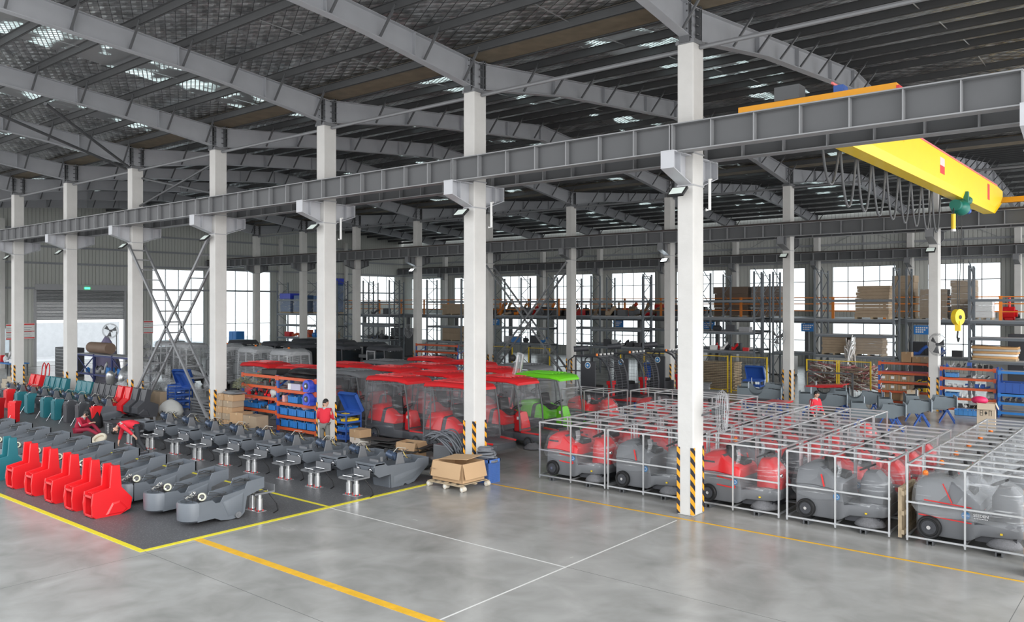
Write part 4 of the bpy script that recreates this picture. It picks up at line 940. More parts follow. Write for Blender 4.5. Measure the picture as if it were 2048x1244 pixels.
# ------------------------------------------------------------------ lift stands beside the shells
def make_stand():
    t = thing('lift_stand', '', 'stand')
    mb = MB(GREYB); mb.box(-.30,.30,-.02,.0,.42,.46); mb.box(-.30,-.27,-.02,.5,.42,.46); mb.box(.27,.30,-.02,.5,.42,.46); mb.box(-.30,.30,.48,.50,.42,.60); mb.box(-.30,.3,.18,.22,.42,.45)
    mb.box(-.02,.02,-.02,.5,.42,.44); mb.build('tray', None, t)
    mb = MB(CHROME); mb.cyl((-.25,.1,.48),(.1,.1,.48),.012,6); mb.cyl((-.1,.34,.48),(.25,.34,.48),.012,6); mb.build('slide_rod', None, t)
    for x in (-.14, .14):
        mb = MB(GALV); mb.cyl((x,.2,.04),(x,.2,.30),.075,16); mb.cyl((x,.2,.30),(x,.2,.42),.055,14); p = mb.build('lift_cylinder', None, t, smooth='auto')
        mb = MB(REDL); 
        for a in range(4): mb.cyl((x+.08*math.cos(a*1.57+.7),.2+.08*math.sin(a*1.57+.7),.01),(x+.08*math.cos(a*1.57+.7),.2+.08*math.sin(a*1.57+.7),.05),.014,6)
        mb.build('foot_bolt', None, p)
    mb = MB(GALV); mb.box(-.24,.24,.08,.32,0,.02); mb.build('base_plate', None, t)
    mb = MB(BLACK); mb.tube([(.2,.4,.4),(.3,.55,.15),(.42,.5,.02),(.55,.3,.015)],.014,6); mb.build('hose', None, t)
    return t
st = make_stand(); st.location = (-13.90,-3.95,0); st['label'] = 'nearest small lift stand on two silver cylinders, second row'; st['group'] = 'small lift stands'
for k in range(1, 9): dup(st, (-13.90-1.46*k - (.04*math.sin(k*2)), -3.95+.04*math.cos(k*3), 0), label='%s nearest small lift stand on two silver cylinders, second row' % ORD[k], group='small lift stands')
dup(st, (-14.42, -6.35, 0), label='small lift stand at the tail of the nearest front-row chassis shell', group='small lift stands')
# ------------------------------------------------------------------ seat housings
def make_housing(mt, nm):
    t = thing('seat_housing', '', 'seat housing'); w = .235
    out = [(.02,.06),(.0,.30),(.03,.56),(.40,.64),(.44,1.12),(.62,1.12),(.66,.62),(.90,.34),(.86,.10),(.62,.0),(.10,.0)]
    mb = MB(mt); 
    for s in (-1, 1):
        mb.prism(out, 0, s*w, s*(w-.05))
        mb.add([(s*w,.30,.04),(s*w,.45,.30),(s*w,.62,.32),(s*w,.80,.12),(s*w,.7,.04),(s*(w+.015),.36,.06),(s*(w+.015),.47,.26),(s*(w+.015),.60,.28),(s*(w+.015),.75,.12),(s*(w+.015),.68,.06)],
               [(5,6,7,8,9),(0,1,6,5),(1,2,7,6),(2,3,8,7),(3,4,9,8),(4,0,5,9)])
    mb.add([(-.2,.03,.50),(.2,.03,.50),(.2,.52,.55),(-.2,.52,.55),(-.2,.03,.47),(.2,.03,.47),(.2,.52,.52),(-.2,.52,.52)], [(0,1,2,3),(7,6,5,4),(0,4,5,1),(1,5,6,2),(2,6,7,3),(3,7,4,0)])
    mb.box(-.2,.2,.55,.62,.52,1.09); mb.prism([(.62,.64),(.66,.62),(.90,.34),(.86,.10),(.80,.10),(.84,.33),(.60,.60)], 0, -.2,.2); mb.box(-.2,.2,.08,.64,.0,.03)
    for k in range(4): mb.box(-.14+k*.08,-.115+k*.08,.535,.55,.64,1.02); mb.box(-.14+k*.08,-.12+k*.08,.08,.50,.52,.555)
    # front frame
    mb.box(-.2,-.16,.02,.06,.04,.50); mb.box(.16,.2,.02,.06,.04,.50); mb.box(-.2,.2,.02,.06,.03,.08); mb.box(-.2,.2,.02,.06,.45,.50)
    mb.box(-.17,.17,.50,.53,.10,.34); mb.box(-.03,.03,.20,.33,.34,.44); mb.box(-.08,.08,.2,.3,.10,.2)
    mb.build('moulding', None, t, bev=.018)
    return t
hs = {'red': make_housing(RED, 'red')}
hs['teal'] = dup(hs['red'], swap={RED: TEAL}); hs['grey'] = dup(hs['red'], swap={RED: GREYD})
for k, x in enumerate((-16.70, -17.72, -18.85, -20.05, -21.30)):
    o = hs['red'] if k == 0 else dup(hs['red']); o.location = (x, -8.93, 0); o['group'] = 'red seat housings along the front edge'
    o['label'] = 'bright red plastic seat housing, %s of five at the yellow tape' % ['nearest','second nearest','third nearest','fourth nearest','farthest'][k]
o = hs['teal']; o.location = (-22.75, -8.93, 0); o['label'] = 'teal plastic seat housing at the left edge beside the five red ones'; o['group'] = 'teal seat housings'
back = [(-30.51,'grey'),(-31.23,'grey'),(-31.88,'red'),(-32.59,'red'),(-33.14,'grey'),(-33.7,'grey'),(-34.27,'grey'),(-34.85,'grey'),(-35.54,'teal'),(-36.04,'teal'),(-36.56,'teal'),(-38.16,'teal'),(-38.82,'teal'),(-39.44,'teal'),(-40.08,'teal'),(-41.15,'red'),(-41.88,'red')]
usedg = 0
for k, (x, cn) in enumerate(back):
    if cn == 'grey' and not usedg: o = hs['grey']; usedg = 1
    else: o = dup(hs[cn])
    o.location = (x, -.42, .12); o.rotation_euler = (math.radians(10), 0, PI); o['group'] = 'hinged-up %s seat housings in the back row' % cn
    o['label'] = '%s seat housing tipped back, %s from the right of the rear line' % (cn, (ORD + ['thirteenth','fourteenth','fifteenth','sixteenth','seventeenth'])[k])
def make_panel(mt):
    t = thing('upright_panel', '', 'panel'); mb = MB(mt)  # stands for a plain upright plastic panel
    prof = [(-.02,0),(.24,.02),(.26,.55),(.36,.80),(.34,.84),(.0,.86),(-.04,.5)]
    mb.prism(prof, 0, -.15, .15); mb.box(-.16,.16,-.055,-.03,.04,.80); mb.build('moulding', None, t, bev=.02)
    mb = MB(CHROME); mb.tube([(.0,.3,.86),(.02,.1,.90),(-.02,-.05,.7)],.012,5); mb.tube([(0,-.1,.3),(0,-.3,-.05)],.012,5); mb.build('gas_strut', None, t); return t
pn = {'red': make_panel(RED)}; pn['teal'] = dup(pn['red'], swap={RED: TEAL}); pn['grey'] = dup(pn['red'], swap={RED: GREYD}); up = set()
for k, (x, y, z, cn, rz, lb) in enumerate([(-30.3,-3.0,.0,'red',0,'red upright plastic panel behind the seated worker'),(-31.5,-3.0,.0,'grey',0,'grey upright panel just left of the red panel behind the seated worker'),(-32.6,-3.0,.0,'grey',0,'grey upright panel second left of the red panel'),
   (-33.8,-3.0,.0,'teal',0,'teal upright panel, rightmost of the four'),(-34.9,-3.0,.0,'teal',0,'teal upright panel, second from the right of the four'),(-36.6,-3.0,.05,'teal',0,'teal upright panel, third from the right of the four'),(-37.7,-3.0,.05,'teal',0,'teal upright panel, leftmost of the four'),
   (-34.2,-4.4,.02,'red',.6,'red panel leaning on a chassis shell, right of the left pair'),(-35.9,-4.4,.02,'red',.6,'red panel leaning on a chassis shell, left of the left pair'),(-39.0,-3.0,.08,'red',0,'red panel at the far left edge behind the first pillar')]):
    if cn in up: o = dup(pn[cn])
    else: o = pn[cn]; up.add(cn)
    o.location = (x, y, z); o.rotation_euler = (0, 0, rz); o['label'] = lb; o['group'] = 'upright plastic panels'
# third and fourth chassis rows under the panels and housings
for k in range(9):
    dup(rc, (-32.4-1.3*k, -3.1+.55, 0), label='%s grey chassis shell from the right under the upright panels' % ORD[k], group='rear rows of grey chassis shells')
mb = MB(STEELD)
for y in (-1.25, -.55): mb.box(-42.5,-30.2,y-.04,y+.04,.02,.10)
for k in range(9): mb.box(-42.4+k*1.5,-42.32+k*1.5,-1.3,-.5,0,.06)
tag(mb.build('support_track', None), 'low dark steel rail carrying the tipped seat housings', 'rail')
# ------------------------------------------------------------------ people
def skin_obj(name, V, E, R, mt, parent, sub=1):
    me = bpy.data.meshes.new(name); me.from_pydata([tuple(v) for v in V], E, []); me.materials.append(mt)
    o = bpy.data.objects.new(name, me); C.objects.link(o); o.parent = parent
    m = o.modifiers.new('skin', 'SKIN'); m.use_smooth_shade = True
    me.skin_vertices.new() if not me.skin_vertices else None
    sv = me.skin_vertices[0].data
    for i, r in enumerate(R):
        rr = r if isinstance(r, tuple) else (r, r); sv[i].radius = rr
    sv[0].use_root = True
    s = o.modifiers.new('smooth', 'SUBSURF'); s.levels = sub; s.render_levels = sub
    return o
def person(label, loc, rz, J, trou=TROU, jkt=JKT, cat='person', legs=True, head_dir=(1,0,0), cap=False):
    # J: joint positions, facing +x, left +y
    t = thing('person', label, cat, loc, rz)
    g = {k: Vector(v) for k, v in J.items()}
    V = []; R = []; E = []
    def add(p, r, par=None):
        V.append(Vector(p)); R.append(r); i = len(V)-1
        if par is not None: E.append((par, i))
        return i
    pel = add(g['pel'], .11); ch = add(g['chest'], .12, pel); nk = add(g['neck'], .055, ch); add(g['head']-(g['head']-g['neck'])*.3, .05, nk)
    for s in 'lr':
        sh = add(g['sh'+s], .05, ch); el = add(g['el'+s], .042, sh); wr = add(g['wr'+s], .03, el)
        d = (g['wr'+s]-g['el'+s]).normalized(); pl = add(g['wr'+s]+d*.05, (.04,.022), wr)
        side = d.cross(Vector((0,0,1))); side = side.normalized() if side.length > .1 else Vector((0,1,0)); nrm = side.cross(d)
        for k, (off, ln) in enumerate(((-.03,.060),(-.01,.072),(.01,.068),(.03,.052))):
            a = add(V[pl]+side*off+d*.045, .0095, pl); b = add(V[a]+d*ln*.6-nrm*.012, .009, a); add(V[b]+d*ln*.35-nrm*.03, .008, b)
        a = add(V[pl]+side*.05+d*.0, .011, pl); add(V[a]+d*.045+side*.012, .009, a)
    if legs:
        for s in 'lr':
            hp = add(g['hip'+s], .08, pel); kn = add(g['kn'+s], .055, hp); an = add(g['an'+s], .035, kn)
    skin_obj('body', V, E, R, SKIN, t)
    # jacket
    V = []; R = []; E = []
    a = add(g['pel']+(g['chest']-g['pel'])*-.12, (.17,.15)); b = add(g['pel'].lerp(g['chest'], .5), (.19,.155), a); c = add(g['chest'], (.20,.155), b); n2 = add(g['chest'].lerp(g['neck'], .75), (.08,.075), c)
    for s in 'lr':
        sh = add(g['sh'+s], .088, c); el = add(g['el'+s], .07, sh); add(g['wr'+s]-(g['wr'+s]-g['el'+s])*.08, .045, el)
    skin_obj('work_jacket', V, E, R, jkt, t, 2)
    mb = MB(JKTG)
    for s in 'lr':
        p = g['sh'+s]; q = g['el'+s]; up = (p-g['chest']).normalized(); d = (q-p).normalized(); o_ = Vector((0,0,1)) if abs(d.z) < .7 else (Vector((0, 1 if s == 'l' else -1, 0)))
        mb.tube([g['neck'].lerp(p,.3)+Vector((0,0,.035)), p+o_*.062, p.lerp(q,.5)+o_*.062, q+o_*.05], [.02,.026,.024,.02], 6)
    mb.tube([g['chest'].lerp(g['neck'],.55), g['neck']+(g['head']-g['neck'])*.1], [.085,.068], 12); mb.build('collar_and_sleeve_stripes', None, t, smooth='auto')
    # trousers
    if legs:
        V = []; R = []; E = []
        a = add(g['pel'], (.14,.115))
        for s in 'lr':
            hp = add(g['hip'+s], .092, a); kn = add(g['kn'+s], .072, hp); add(g['an'+s]+Vector((0,0,.03)), .058, kn)
        skin_obj('trousers', V, E, R, trou, t, 2)
        for s in 'lr':
            mb = MB(GREYD); A = g['an'+s]; mb.M = Matrix.Translation(A); shell(mb, [(-.08,.035,.03,-.07,.03,.02),(.0,.042,.038,-.07,.045,.02),(.10,.048,.04,-.07,.0,.02),(.19,.035,.028,-.07,-.03,.01)], 0); mb.build('shoe', None, t, smooth='auto')
    # head
    hd = Vector(head_dir).normalized(); up = (g['head']-g['neck']).normalized(); yv = up.cross(hd).normalized(); hd = yv.cross(up).normalized()
    M = Matrix((( hd.x, yv.x, up.x),( hd.y, yv.y, up.y),(hd.z, yv.z, up.z)))
    H = g['head'] + up*.03
    mb = MB(SKIN); mb.ell(H, (.092,.074,.115), 16, 12, M); mb.ell(H+M@Vector((.03,0,-.07)), (.055,.05,.05), 10, 8, M)
    mb.ell(H+M@Vector((.096,0,-.015)), (.018,.013,.022), 8, 6, M)
    for s in (-1, 1): mb.ell(H+M@Vector((0,s*.076,-.01)), (.022,.012,.03), 8, 6, M)
    hh = mb.build('head', None, t, smooth=True)
    mb = MB(HAIR, WHITE); 
    for s in (-1, 1): mb.m(WHITE); mb.ell(H+M@Vector((.082,s*.03,.012)), (.010,.013,.008), 8, 6, M); mb.m(HAIR); mb.ell(H+M@Vector((.090,s*.03,.012)), (.006,.006,.006), 6, 4, M); mb.ell(H+M@Vector((.088,s*.03,.034)), (.006,.018,.004), 6, 4, M)
    mb.m(mat('lips', (.45,.2,.17), .5)); mb.ell(H+M@Vector((.086,0,-.055)), (.008,.022,.006), 8, 4, M); mb.build('face_features', None, hh)
    mb = MB(HAIR); rings = []
    vs = []; nu, nv = 18, 8
    for i in range(nv+1):
        ph = PI*.62*i/nv
        for k in range(nu):
            a = 2*PI*k/nu; lim = 1.0 if (math.cos(a) < .35 or cap) else .62
            p2 = ph*lim; vs.append(H + M@Vector((.102*math.sin(p2)*math.cos(a)-.006, .083*math.sin(p2)*math.sin(a), .122*math.cos(p2)+.008)))
    fs = [(i*nu+k, (i+1)*nu+k, (i+1)*nu+(k+1) % nu, i*nu+(k+1) % nu) for i in range(nv) for k in range(nu)]
    mb.add(vs, fs); hr = mb.build('hair', None, t, smooth=True); sol = hr.modifiers.new('thick', 'SOLIDIFY'); sol.thickness = .012
    return t
stand = dict(pel=(0,0,.95), chest=(.03,0,1.30), neck=(.03,0,1.46), head=(.07,0,1.58), shl=(.02,.19,1.38), shr=(.02,-.19,1.38), ell=(.06,.26,1.12), elr=(.08,-.26,1.12), wrl=(.28,.18,1.06), wrr=(.30,-.16,1.08),
             hipl=(0,.09,.90), hipr=(0,-.09,.90), knl=(.03,.11,.49), knr=(.02,-.11,.49), anl=(-.02,.12,.08), anr=(-.04,-.12,.08))
person('standing worker in red jacket and grey trousers, back turned, at the blue trolley', (-19.12, -.60, 0), 2.0, stand, trou=TROUG, head_dir=(.8,-.6,-.25))
bend = dict(pel=(-.28,0,.86), chest=(.10,0,1.00), neck=(.34,0,.90), head=(.46,0,.74), shl=(.20,.20,.95), shr=(.22,-.20,.95), elr=(.36,-.22,.64), ell=(-.06,.34,.82), wrr=(.42,-.18,.36), wrl=(-.30,.36,.62),
            hipl=(-.27,.10,.84), hipr=(-.27,-.10,.84), knr=(-.08,-.14,.45), knl=(-.36,.16,.46), anr=(-.10,-.14,.08), anl=(-.62,.20,.08))
person('worker in red jacket bending far over between the two chassis rows', (-23.95, -4.55, 0), -2.45, bend, trou=TROU, head_dir=(.3,0,-1), cap=True)
sit = dict(pel=(-.15,0,.28), chest=(-.02,0,.58), neck=(.08,0,.72), head=(.16,0,.81), shl=(.0,.18,.64), shr=(.0,-.18,.64), ell=(.16,.24,.42), elr=(.16,-.24,.42), wrl=(.36,.10,.50), wrr=(.36,-.08,.50),
           hipl=(-.12,.10,.24), hipr=(-.12,-.10,.24), knl=(.30,.14,.46), knr=(.34,-.12,.30), anl=(.62,.16,.09), anr=(.74,-.14,.09))
person('seated worker in dark red jacket crouching low beside a chassis shell', (-28.5, -4.1, 0), .55, sit, trou=mat('dark_red_trousers', (.28,.015,.04), .85), jkt=mat('dark_red_jacket', (.42,.015,.045), .85, bump=.3, bscale=12), head_dir=(1,0,-.7), cap=True)
person('worker with short black hair in a grey and red top, walking behind the cages', (-8.0, 12.0, 0), -.3, dict(stand, elr=(.02,-.27,1.1), ell=(.05,.27,1.1), wrl=(.2,.24,.92), wrr=(.15,-.25,.9)), trou=TROU, jkt=JKT, head_dir=(1,.1,-.1))

# ------------------------------------------------------------------ small things between the rows
mb = MB(mat('cream_plastic', (.62,.56,.45), .6)); mb.ring((-26.2,-4.5,.22),(.3,-.5,.8),.20,.05,24,8); mb.disc((-26.2,-4.46,.16),(.3,-.5,.8),.19,.05,24); mb.cyl((-26.2,-4.45,0.005),(-26.2,-4.45,.14),.12,12); tag(mb.build('cream_basin', None, smooth='auto'), 'round cream plastic basin on the mat before the bending worker', 'basin')
mb = MB(mat('black_cloth', (.012,.012,.014), .95, bump=.5, bscale=6)); rings = []
for z, r in ((.02,.50),(.35,.46),(.6,.34),(.85,.2),(1.02,.07)): rings.append([(-30.5+r*(1+.14*math.sin(5*a))*math.cos(a), -2.9+r*.7*(1+.14*math.sin(5*a+1))*math.sin(a), z) for a in [2*PI*k/24 for k in range(24)]])
mb.loft(rings); tag(mb.build('draped_black_cloth', None, smooth=True), 'black cloth draped in a peak between the seated and bending workers', 'cloth')
for i, (x, y, s) in enumerate(((-26.7,-2.9,1.0),(-28.3,-3.0,.8))):
    t = thing('steel_lift_box', ['dark steel part box with silver shock absorber beside the draped cloth','smaller dark steel part box behind the seated worker'][i], 'steel box', (x, y, 0))
    mb = MB(GREYD); mb.box(-.4*s,.4*s,-.25,.25,0.0,.55*s); mb.box(-.44*s,.44*s,-.29,.29,.5*s,.56*s); mb.build('case', None, t, bev=.01)
    mb = MB(GALV)
    for k in range(5): mb.cyl((.1,-.31,.06+k*.09*s),(.1,-.31,.12+k*.09*s),.045 if k % 2 else .03,10)
    mb.build('shock_absorber', None, t)
# ------------------------------------------------------------------ boxes and carts in the middle
def carton(x, y, z, sx, sy, sz, label, mt=CARD, rz=0, open_=False, group=None, tape_=True, name='cardboard_box'):
    t = thing(name, label, 'box', (x, y, z), rz, group)
    mb = MB(mt)
    if open_:
        e = .008
        mb.box(-sx/2,sx/2,-sy/2,sy/2,0,e); mb.box(-sx/2,sx/2,-sy/2,-sy/2+e,0,sz); mb.box(-sx/2,sx/2,sy/2-e,sy/2,0,sz); mb.box(-sx/2,-sx/2+e,-sy/2,sy/2,0,sz); mb.box(sx/2-e,sx/2,-sy/2,sy/2,0,sz)
        mb.build('carton', None, t)
        for dx, dy, ln, out in ((1,0,.45*sy,.10),(-1,0,.45*sy,.12),(0,-1,.45*sy,.08),(0,1,.42*sy,.10)):
            mb = MB(mt)
            if dx: a = [(dx*sx/2,-sy/2+.02,sz),(dx*sx/2,sy/2-.02,sz)]; o = Vector((dx*out,0,-ln if out < .3 else -ln*.3))
            else: a = [(-sx/2+.02,dy*sy/2,sz),(sx/2-.02,dy*sy/2,sz)]; o = Vector((0,dy*out,-ln if out < .3 else ln*.6))
            v = [Vector(p) for p in a]; n = Vector((dx, dy, 0))*.008
            q = [v[0],v[1],v[1]+o,v[0]+o]; mb.add(q+[p+n for p in q], [(0,1,2,3),(7,6,5,4),(0,4,5,1),(1,5,6,2),(2,6,7,3),(3,7,4,0)]); mb.build('flap', None, t)
    else:
        mb.box(-sx/2,sx/2,-sy/2,sy/2,0,sz); mb.build('carton', None, t, bev=.006)
        if tape_: mb = MB(mat('parcel_tape', (.50,.36,.22), .35)); mb.box(-.03,.03,-sy/2-.002,sy/2+.002,sz-.08,sz+.002); mb.build('tape', None, t)
    return t
# the big open carton on its wheeled pallet
t = thing('wooden_pallet', 'low wooden pallet on round white end rollers under the big open carton', 'pallet', (-12.62, -1.28, 0))
mb = MB(WOOD)
for y in (-.48, 0, .48): mb.box(-.62,.62,y-.045,y+.045,.12,.15)
for x in (-.52,-.26,0,.26,.52): mb.box(x-.05,x+.05,-.5,.5,.15,.17)
mb.build('boards', None, t)
for x in (-.6, 0, .6):
    for y in (-.46, .46):
        mb = MB(mat('cream_roller', (.66,.60,.50), .6)); mb.cyl((x, y-.06, .065),(x, y+.06, .065),.065,14); mb.m(WHITE); mb.cyl((x, y-.065, .065),(x, y-.06, .065),.03,10); mb.build('roller', None, t, smooth='auto')
CARDL = mat('fresh_cardboard', (.52,.34,.19), .8, var=.06, scale=2)
t = carton(-12.62, -1.28, .172, 1.06, .86, .50, 'large open brown carton with folded-down flaps on a pallet before the second column', CARDL, open_=True)
mb = MB(CARDL); mb.M = Matrix.Translation((-.05,.08,.55)) @ Matrix.Rotation(.06,4,'X') @ Matrix.Rotation(-.08,4,'Y') @ Matrix.Rotation(.05,4,'Z'); mb.box(-.45,.5,-.28,.36,0,.012); mb.build('top_flap', None, t)
mb = MB(mat('dark_print', (.3,.2,.12), .8)); 
for k in range(6): mb.box(-.50+k*.03,-.48+k*.03,-.53,-.528,.30,.325)
mb.build('print_mark', None, t)
# blue basket with hoses
t = thing('plastic_basket', 'blue perforated basket holding dark ribbed hoses beside the open carton', 'basket', (-12.42, -.42, 0))
mb = MB(mat('periwinkle_basket', (.10,.22,.60), .45))
for i in range(11):
    for (x0, y0, dx, dy) in ((-.28+.056*i,-.22,1,0),(-.28+.056*i,.22,1,0)): mb.box(x0-.012,x0+.012,y0-.006,y0+.006,0.0,.58)
    y = -.22+.044*i
    for x0 in (-.29,.29): mb.box(x0-.006,x0+.006,y-.010,y+.010,0.0,.58)
for k in range(13): z = .03+k*.044; mb.box(-.29,.29,-.226,-.214,z-.01,z+.01); mb.box(-.29,.29,.214,.226,z-.01,z+.01); mb.box(-.296,-.284,-.22,.22,z-.01,z+.01); mb.box(.284,.296,-.22,.22,z-.01,z+.01)
mb.box(-.31,.31,-.24,-.21,.55,.62); mb.box(-.31,.31,.21,.24,.55,.62); mb.box(-.31,-.28,-.24,.24,.55,.62); mb.box(.28,.31,-.24,.24,.55,.62); mb.box(-.28,.28,-.21,.21,0,.01)
mb.build('basket_body', None, t)
HOSE = mat('ribbed_grey_hose', (.17,.18,.20), .45, bump=.8, bscale=60)
def coil(c, n, R, r, seed, sq=.7, lift=.3):
    mb = MB(HOSE); rnd = random.Random(seed)
    for i in range(n):
        rr = R*(1-.07*i); tl = rnd.uniform(-.2,.2); pts = [(c[0]+rr*math.cos(a)+rnd.uniform(-.01,.01), c[1]+rr*sq*math.sin(a), c[2]+i*r*1.5+lift*tl*math.cos(a+i)) for a in [2*PI*k/22 for k in range(23)]]
        mb.tube(pts, r, 7)
    return mb
tag(coil((-12.42,-.42,.60), 7, .34, .032, 4).build('hose_coil', None, smooth=True), 'coil of thick dark hoses heaped on the blue basket', 'hoses')
mb = MB(HOSE); rnd = random.Random(9)
for i in range(26):
    a = Vector((-15.0+rnd.uniform(-.35,.25), .2+rnd.uniform(-.2,.2), .75+rnd.uniform(0,.12))); b = Vector((-13.8+rnd.uniform(-.3,.2), .15+rnd.uniform(-.2,.3), .45+rnd.uniform(0,.3))); m_ = (a+b)/2+Vector((rnd.uniform(-.2,.2),rnd.uniform(-.2,.2),rnd.uniform(.35,.8)))
    mb.tube([a*(1-t)**2+m_*2*t*(1-t)+b*t*t for t in [k/12 for k in range(13)]], .026, 6)
tag(mb.build('ribbed_hoses', None, smooth=True), 'arched bundle of ribbed grey hoses left of the second column', 'hoses', kind='stuff')
t = thing('plastic_tub', 'dark grey plastic tubs under the arched hoses left of the second column', 'tub', (-14.35, .55, 0))
mb = MB(GREYB); mb.box(-.75,-.05,-.3,.3,0,.62); mb.build('case', None, t, bev=.03)
mb = MB(GREYB); mb.loft([[(.45+r*math.cos(2*PI*k/20), r*math.sin(2*PI*k/20), z) for k in range(20)] for r, z in ((.30,0),(.33,.3),(.34,.31),(.33,.6),(.36,.64))]); mb.build('drum', None, t, smooth='auto')
carton(-16.55, .75, 0, .75, .55, .48, 'small open brown box beside the dark sheets left of the hoses', CARD, .2, True)
mb = MB(mat('dark_rubber_sheets', (.035,.035,.034), .75, bump=.4, bscale=6)); rnd = random.Random(4)
for i in range(12):
    mb.M = Matrix.Translation((-17.3+rnd.uniform(-.9,.9), .75+rnd.uniform(-.2,.25), .03+i*.035)) @ Matrix.Rotation(rnd.uniform(-.3,.3),4,'Z') @ Matrix.Rotation(rnd.uniform(-.06,.06),4,'X'); mb.box(-.6,.6,-.35,.35,0,.012)
mb.M = None; tag(mb.build('rubber_sheets', None), 'loose pile of dark rubber sheets in front of the nearest cab sweeper', 'rubber sheets', kind='stuff')
mb = MB(mat('black_bin_liner', (.02,.022,.022), .5, bump=.6, bscale=8)); mb.ell((-15.1,-.35,.16),(.55,.4,.18),18,10); tag(mb.build('black_sack', None, smooth=True), 'low black sack between the last chassis shell and the open carton', 'sack')
carton(-18.75, .55, 0, .52, .45, .42, 'white-wrapped carton at the bottom of the short stack beside the trolley', mat('white_wrapped_box', (.62,.56,.50), .4)); carton(-18.75, .55, .425, .54, .47, .26, 'brown carton on top of the white-wrapped one beside the trolley')
# tool trolley with lid
def trolley(loc, rz, label, lid=True):
    t = thing('tool_trolley', label, 'trolley', loc, rz)
    for x in (-.42,.42):
        for y in (-.32,.32): mb = MB(BLUE); mb.box(x-.02,x+.02,y-.02,y+.02,.06,.98); mb.build('leg', None, t)
    for z in (.15,.42,.70,.96): mb = MB(BLUE); mb.box(-.44,.44,-.34,.34,z-.012,z); mb.box(-.44,.44,-.345,-.33,z-.02,z+.05); mb.box(-.44,.44,.33,.345,z-.02,z+.05); mb.box(-.445,-.43,-.34,.34,z-.02,z+.05); mb.box(.43,.445,-.34,.34,z-.02,z+.05); mb.build('shelf', None, t)
    for x in (-.42,.42):
        for y in (-.32,.32): mb = MB(BLACK); mb.disc((x,y,.04),(0,1,0),.04,.03,12); mb.build('caster', None, t)
    if lid:
        mb = MB(BLUE); mb.M = Matrix.Translation((0,.34,1.0)) @ Matrix.Rotation(math.radians(-62),4,'X')
        mb.box(-.46,.46,-.72,0,.13,.145); mb.box(-.46,-.445,-.72,0,0,.145); mb.box(.445,.46,-.72,0,0,.145); mb.box(-.46,.46,-.72,-.705,0,.145); mb.box(-.46,.46,-.015,0,0,.145); mb.build('lid', None, t)
    return t
def bin_(x, y, z, sx, sy, sz, label, mt=BLUEP, group=None, rz=0, name='parts_bin'):
    t = thing(name, label, 'bin', (x, y, z), rz, group); mb = MB(mt); e = .012
    mb.box(-sx/2,sx/2,-sy/2,sy/2,0,e); mb.box(-sx/2,sx/2,sy/2-e,sy/2,0,sz); mb.box(-sx/2,-sx/2+e,-sy/2,sy/2,0,sz); mb.box(sx/2-e,sx/2,-sy/2,sy/2,0,sz); mb.box(-sx/2,sx/2,-sy/2,-sy/2+e,0,sz*.86)
    mb.box(-sx/2-.012,sx/2+.012,-sy/2-.012,-sy/2,sz*.82,sz*.9); mb.box(-sx/2-.012,-sx/2,-sy/2,sy/2,sz*.9,sz); mb.box(sx/2,sx/2+.012,-sy/2,sy/2,sz*.9,sz)
    for k in range(4): mb.box(-sx/2+sx*(.2+.2*k)-.008,-sx/2+sx*(.2+.2*k)+.008,-sy/2-.008,-sy/2,.02,sz*.8)
    mb.build('tray', None, t)
    mb = MB(GREYD, STEELL); rnd = random.Random(int(x*100))
    for k in range(9): mb.m(rnd.choice([GREYD, STEELL])); a = rnd.uniform(-sx/2+.06,sx/2-.06); b = rnd.uniform(-sy/2+.06,sy/2-.06); mb.tube([(a,b,sz*.6),(a+rnd.uniform(-.05,.05),b+rnd.uniform(-.04,.04),sz*rnd.uniform(.7,.98))],.02,5)
    mb.build('small_parts', None, t); return t
trolley((-20.40, 1.28, 0), 0, 'blue tool trolley with raised lid in front of the standing worker')
bin_(-20.2, 1.3, .71, .36, .5, .10, 'flat yellow tray on the upper shelf of the blue trolley', YEL, 'trays on the tool trolley')
bin_(-20.6, 1.3, .71, .34, .5, .11, 'flat blue tray on the upper shelf of the blue trolley', BLUEP, 'trays on the tool trolley')
bin_(-20.3, 1.3, .43, .5, .5, .12, 'blue perforated tray on the middle shelf of the blue trolley', BLUEP, 'trays on the tool trolley')
bin_(-20.4, 1.3, .16, .6, .5, .12, 'dark blue tray on the lowest shelf of the blue trolley', BLUE, 'trays on the tool trolley')
mb = MB(BLACK, YEL, CHROME); mb.M = Matrix.Translation((-20.45,1.15,.975)); mb.box(-.3,0,-.12,.12,0,.03); mb.m(YEL); mb.box(.1,.3,-.1,.1,0,.03); mb.m(CHROME); mb.cyl((-.1,-.15,.045),(.1,.1,.045),.012,6); tag(mb.build('hand_tools', None), 'hand tools and a black tray on top of the blue trolley', 'tools')
# far left blue desk-carts
trolley((-32.9, 1.9, 0), -.1, 'blue tool trolley with raised lid behind the tipped housings'); trolley((-34.4, 2.8, 0), .5, 'second blue lidded trolley, partly hidden, left of the other')
carton(-32.75, .85, 0, 1.05, .3, .95, 'tall brown carton standing in front of the blue lidded trolley', CARDD)
mb = MB(mat('white_sack_cloth', (.55,.55,.53), .9, bump=.5, bscale=7)); mb.loft([[(-31.4+r*(1+.1*math.sin(3*a))*math.cos(a), .75+r*.7*math.sin(a), z) for a in [2*PI*k/18 for k in range(18)]] for r, z in ((.55,.01),(.66,.2),(.58,.42),(.40,.58),(.22,.66),(.08,.70))]); tag(mb.build('white_sack', None, smooth=True), 'crumpled white sack slumped beside the tall carton', 'sack')
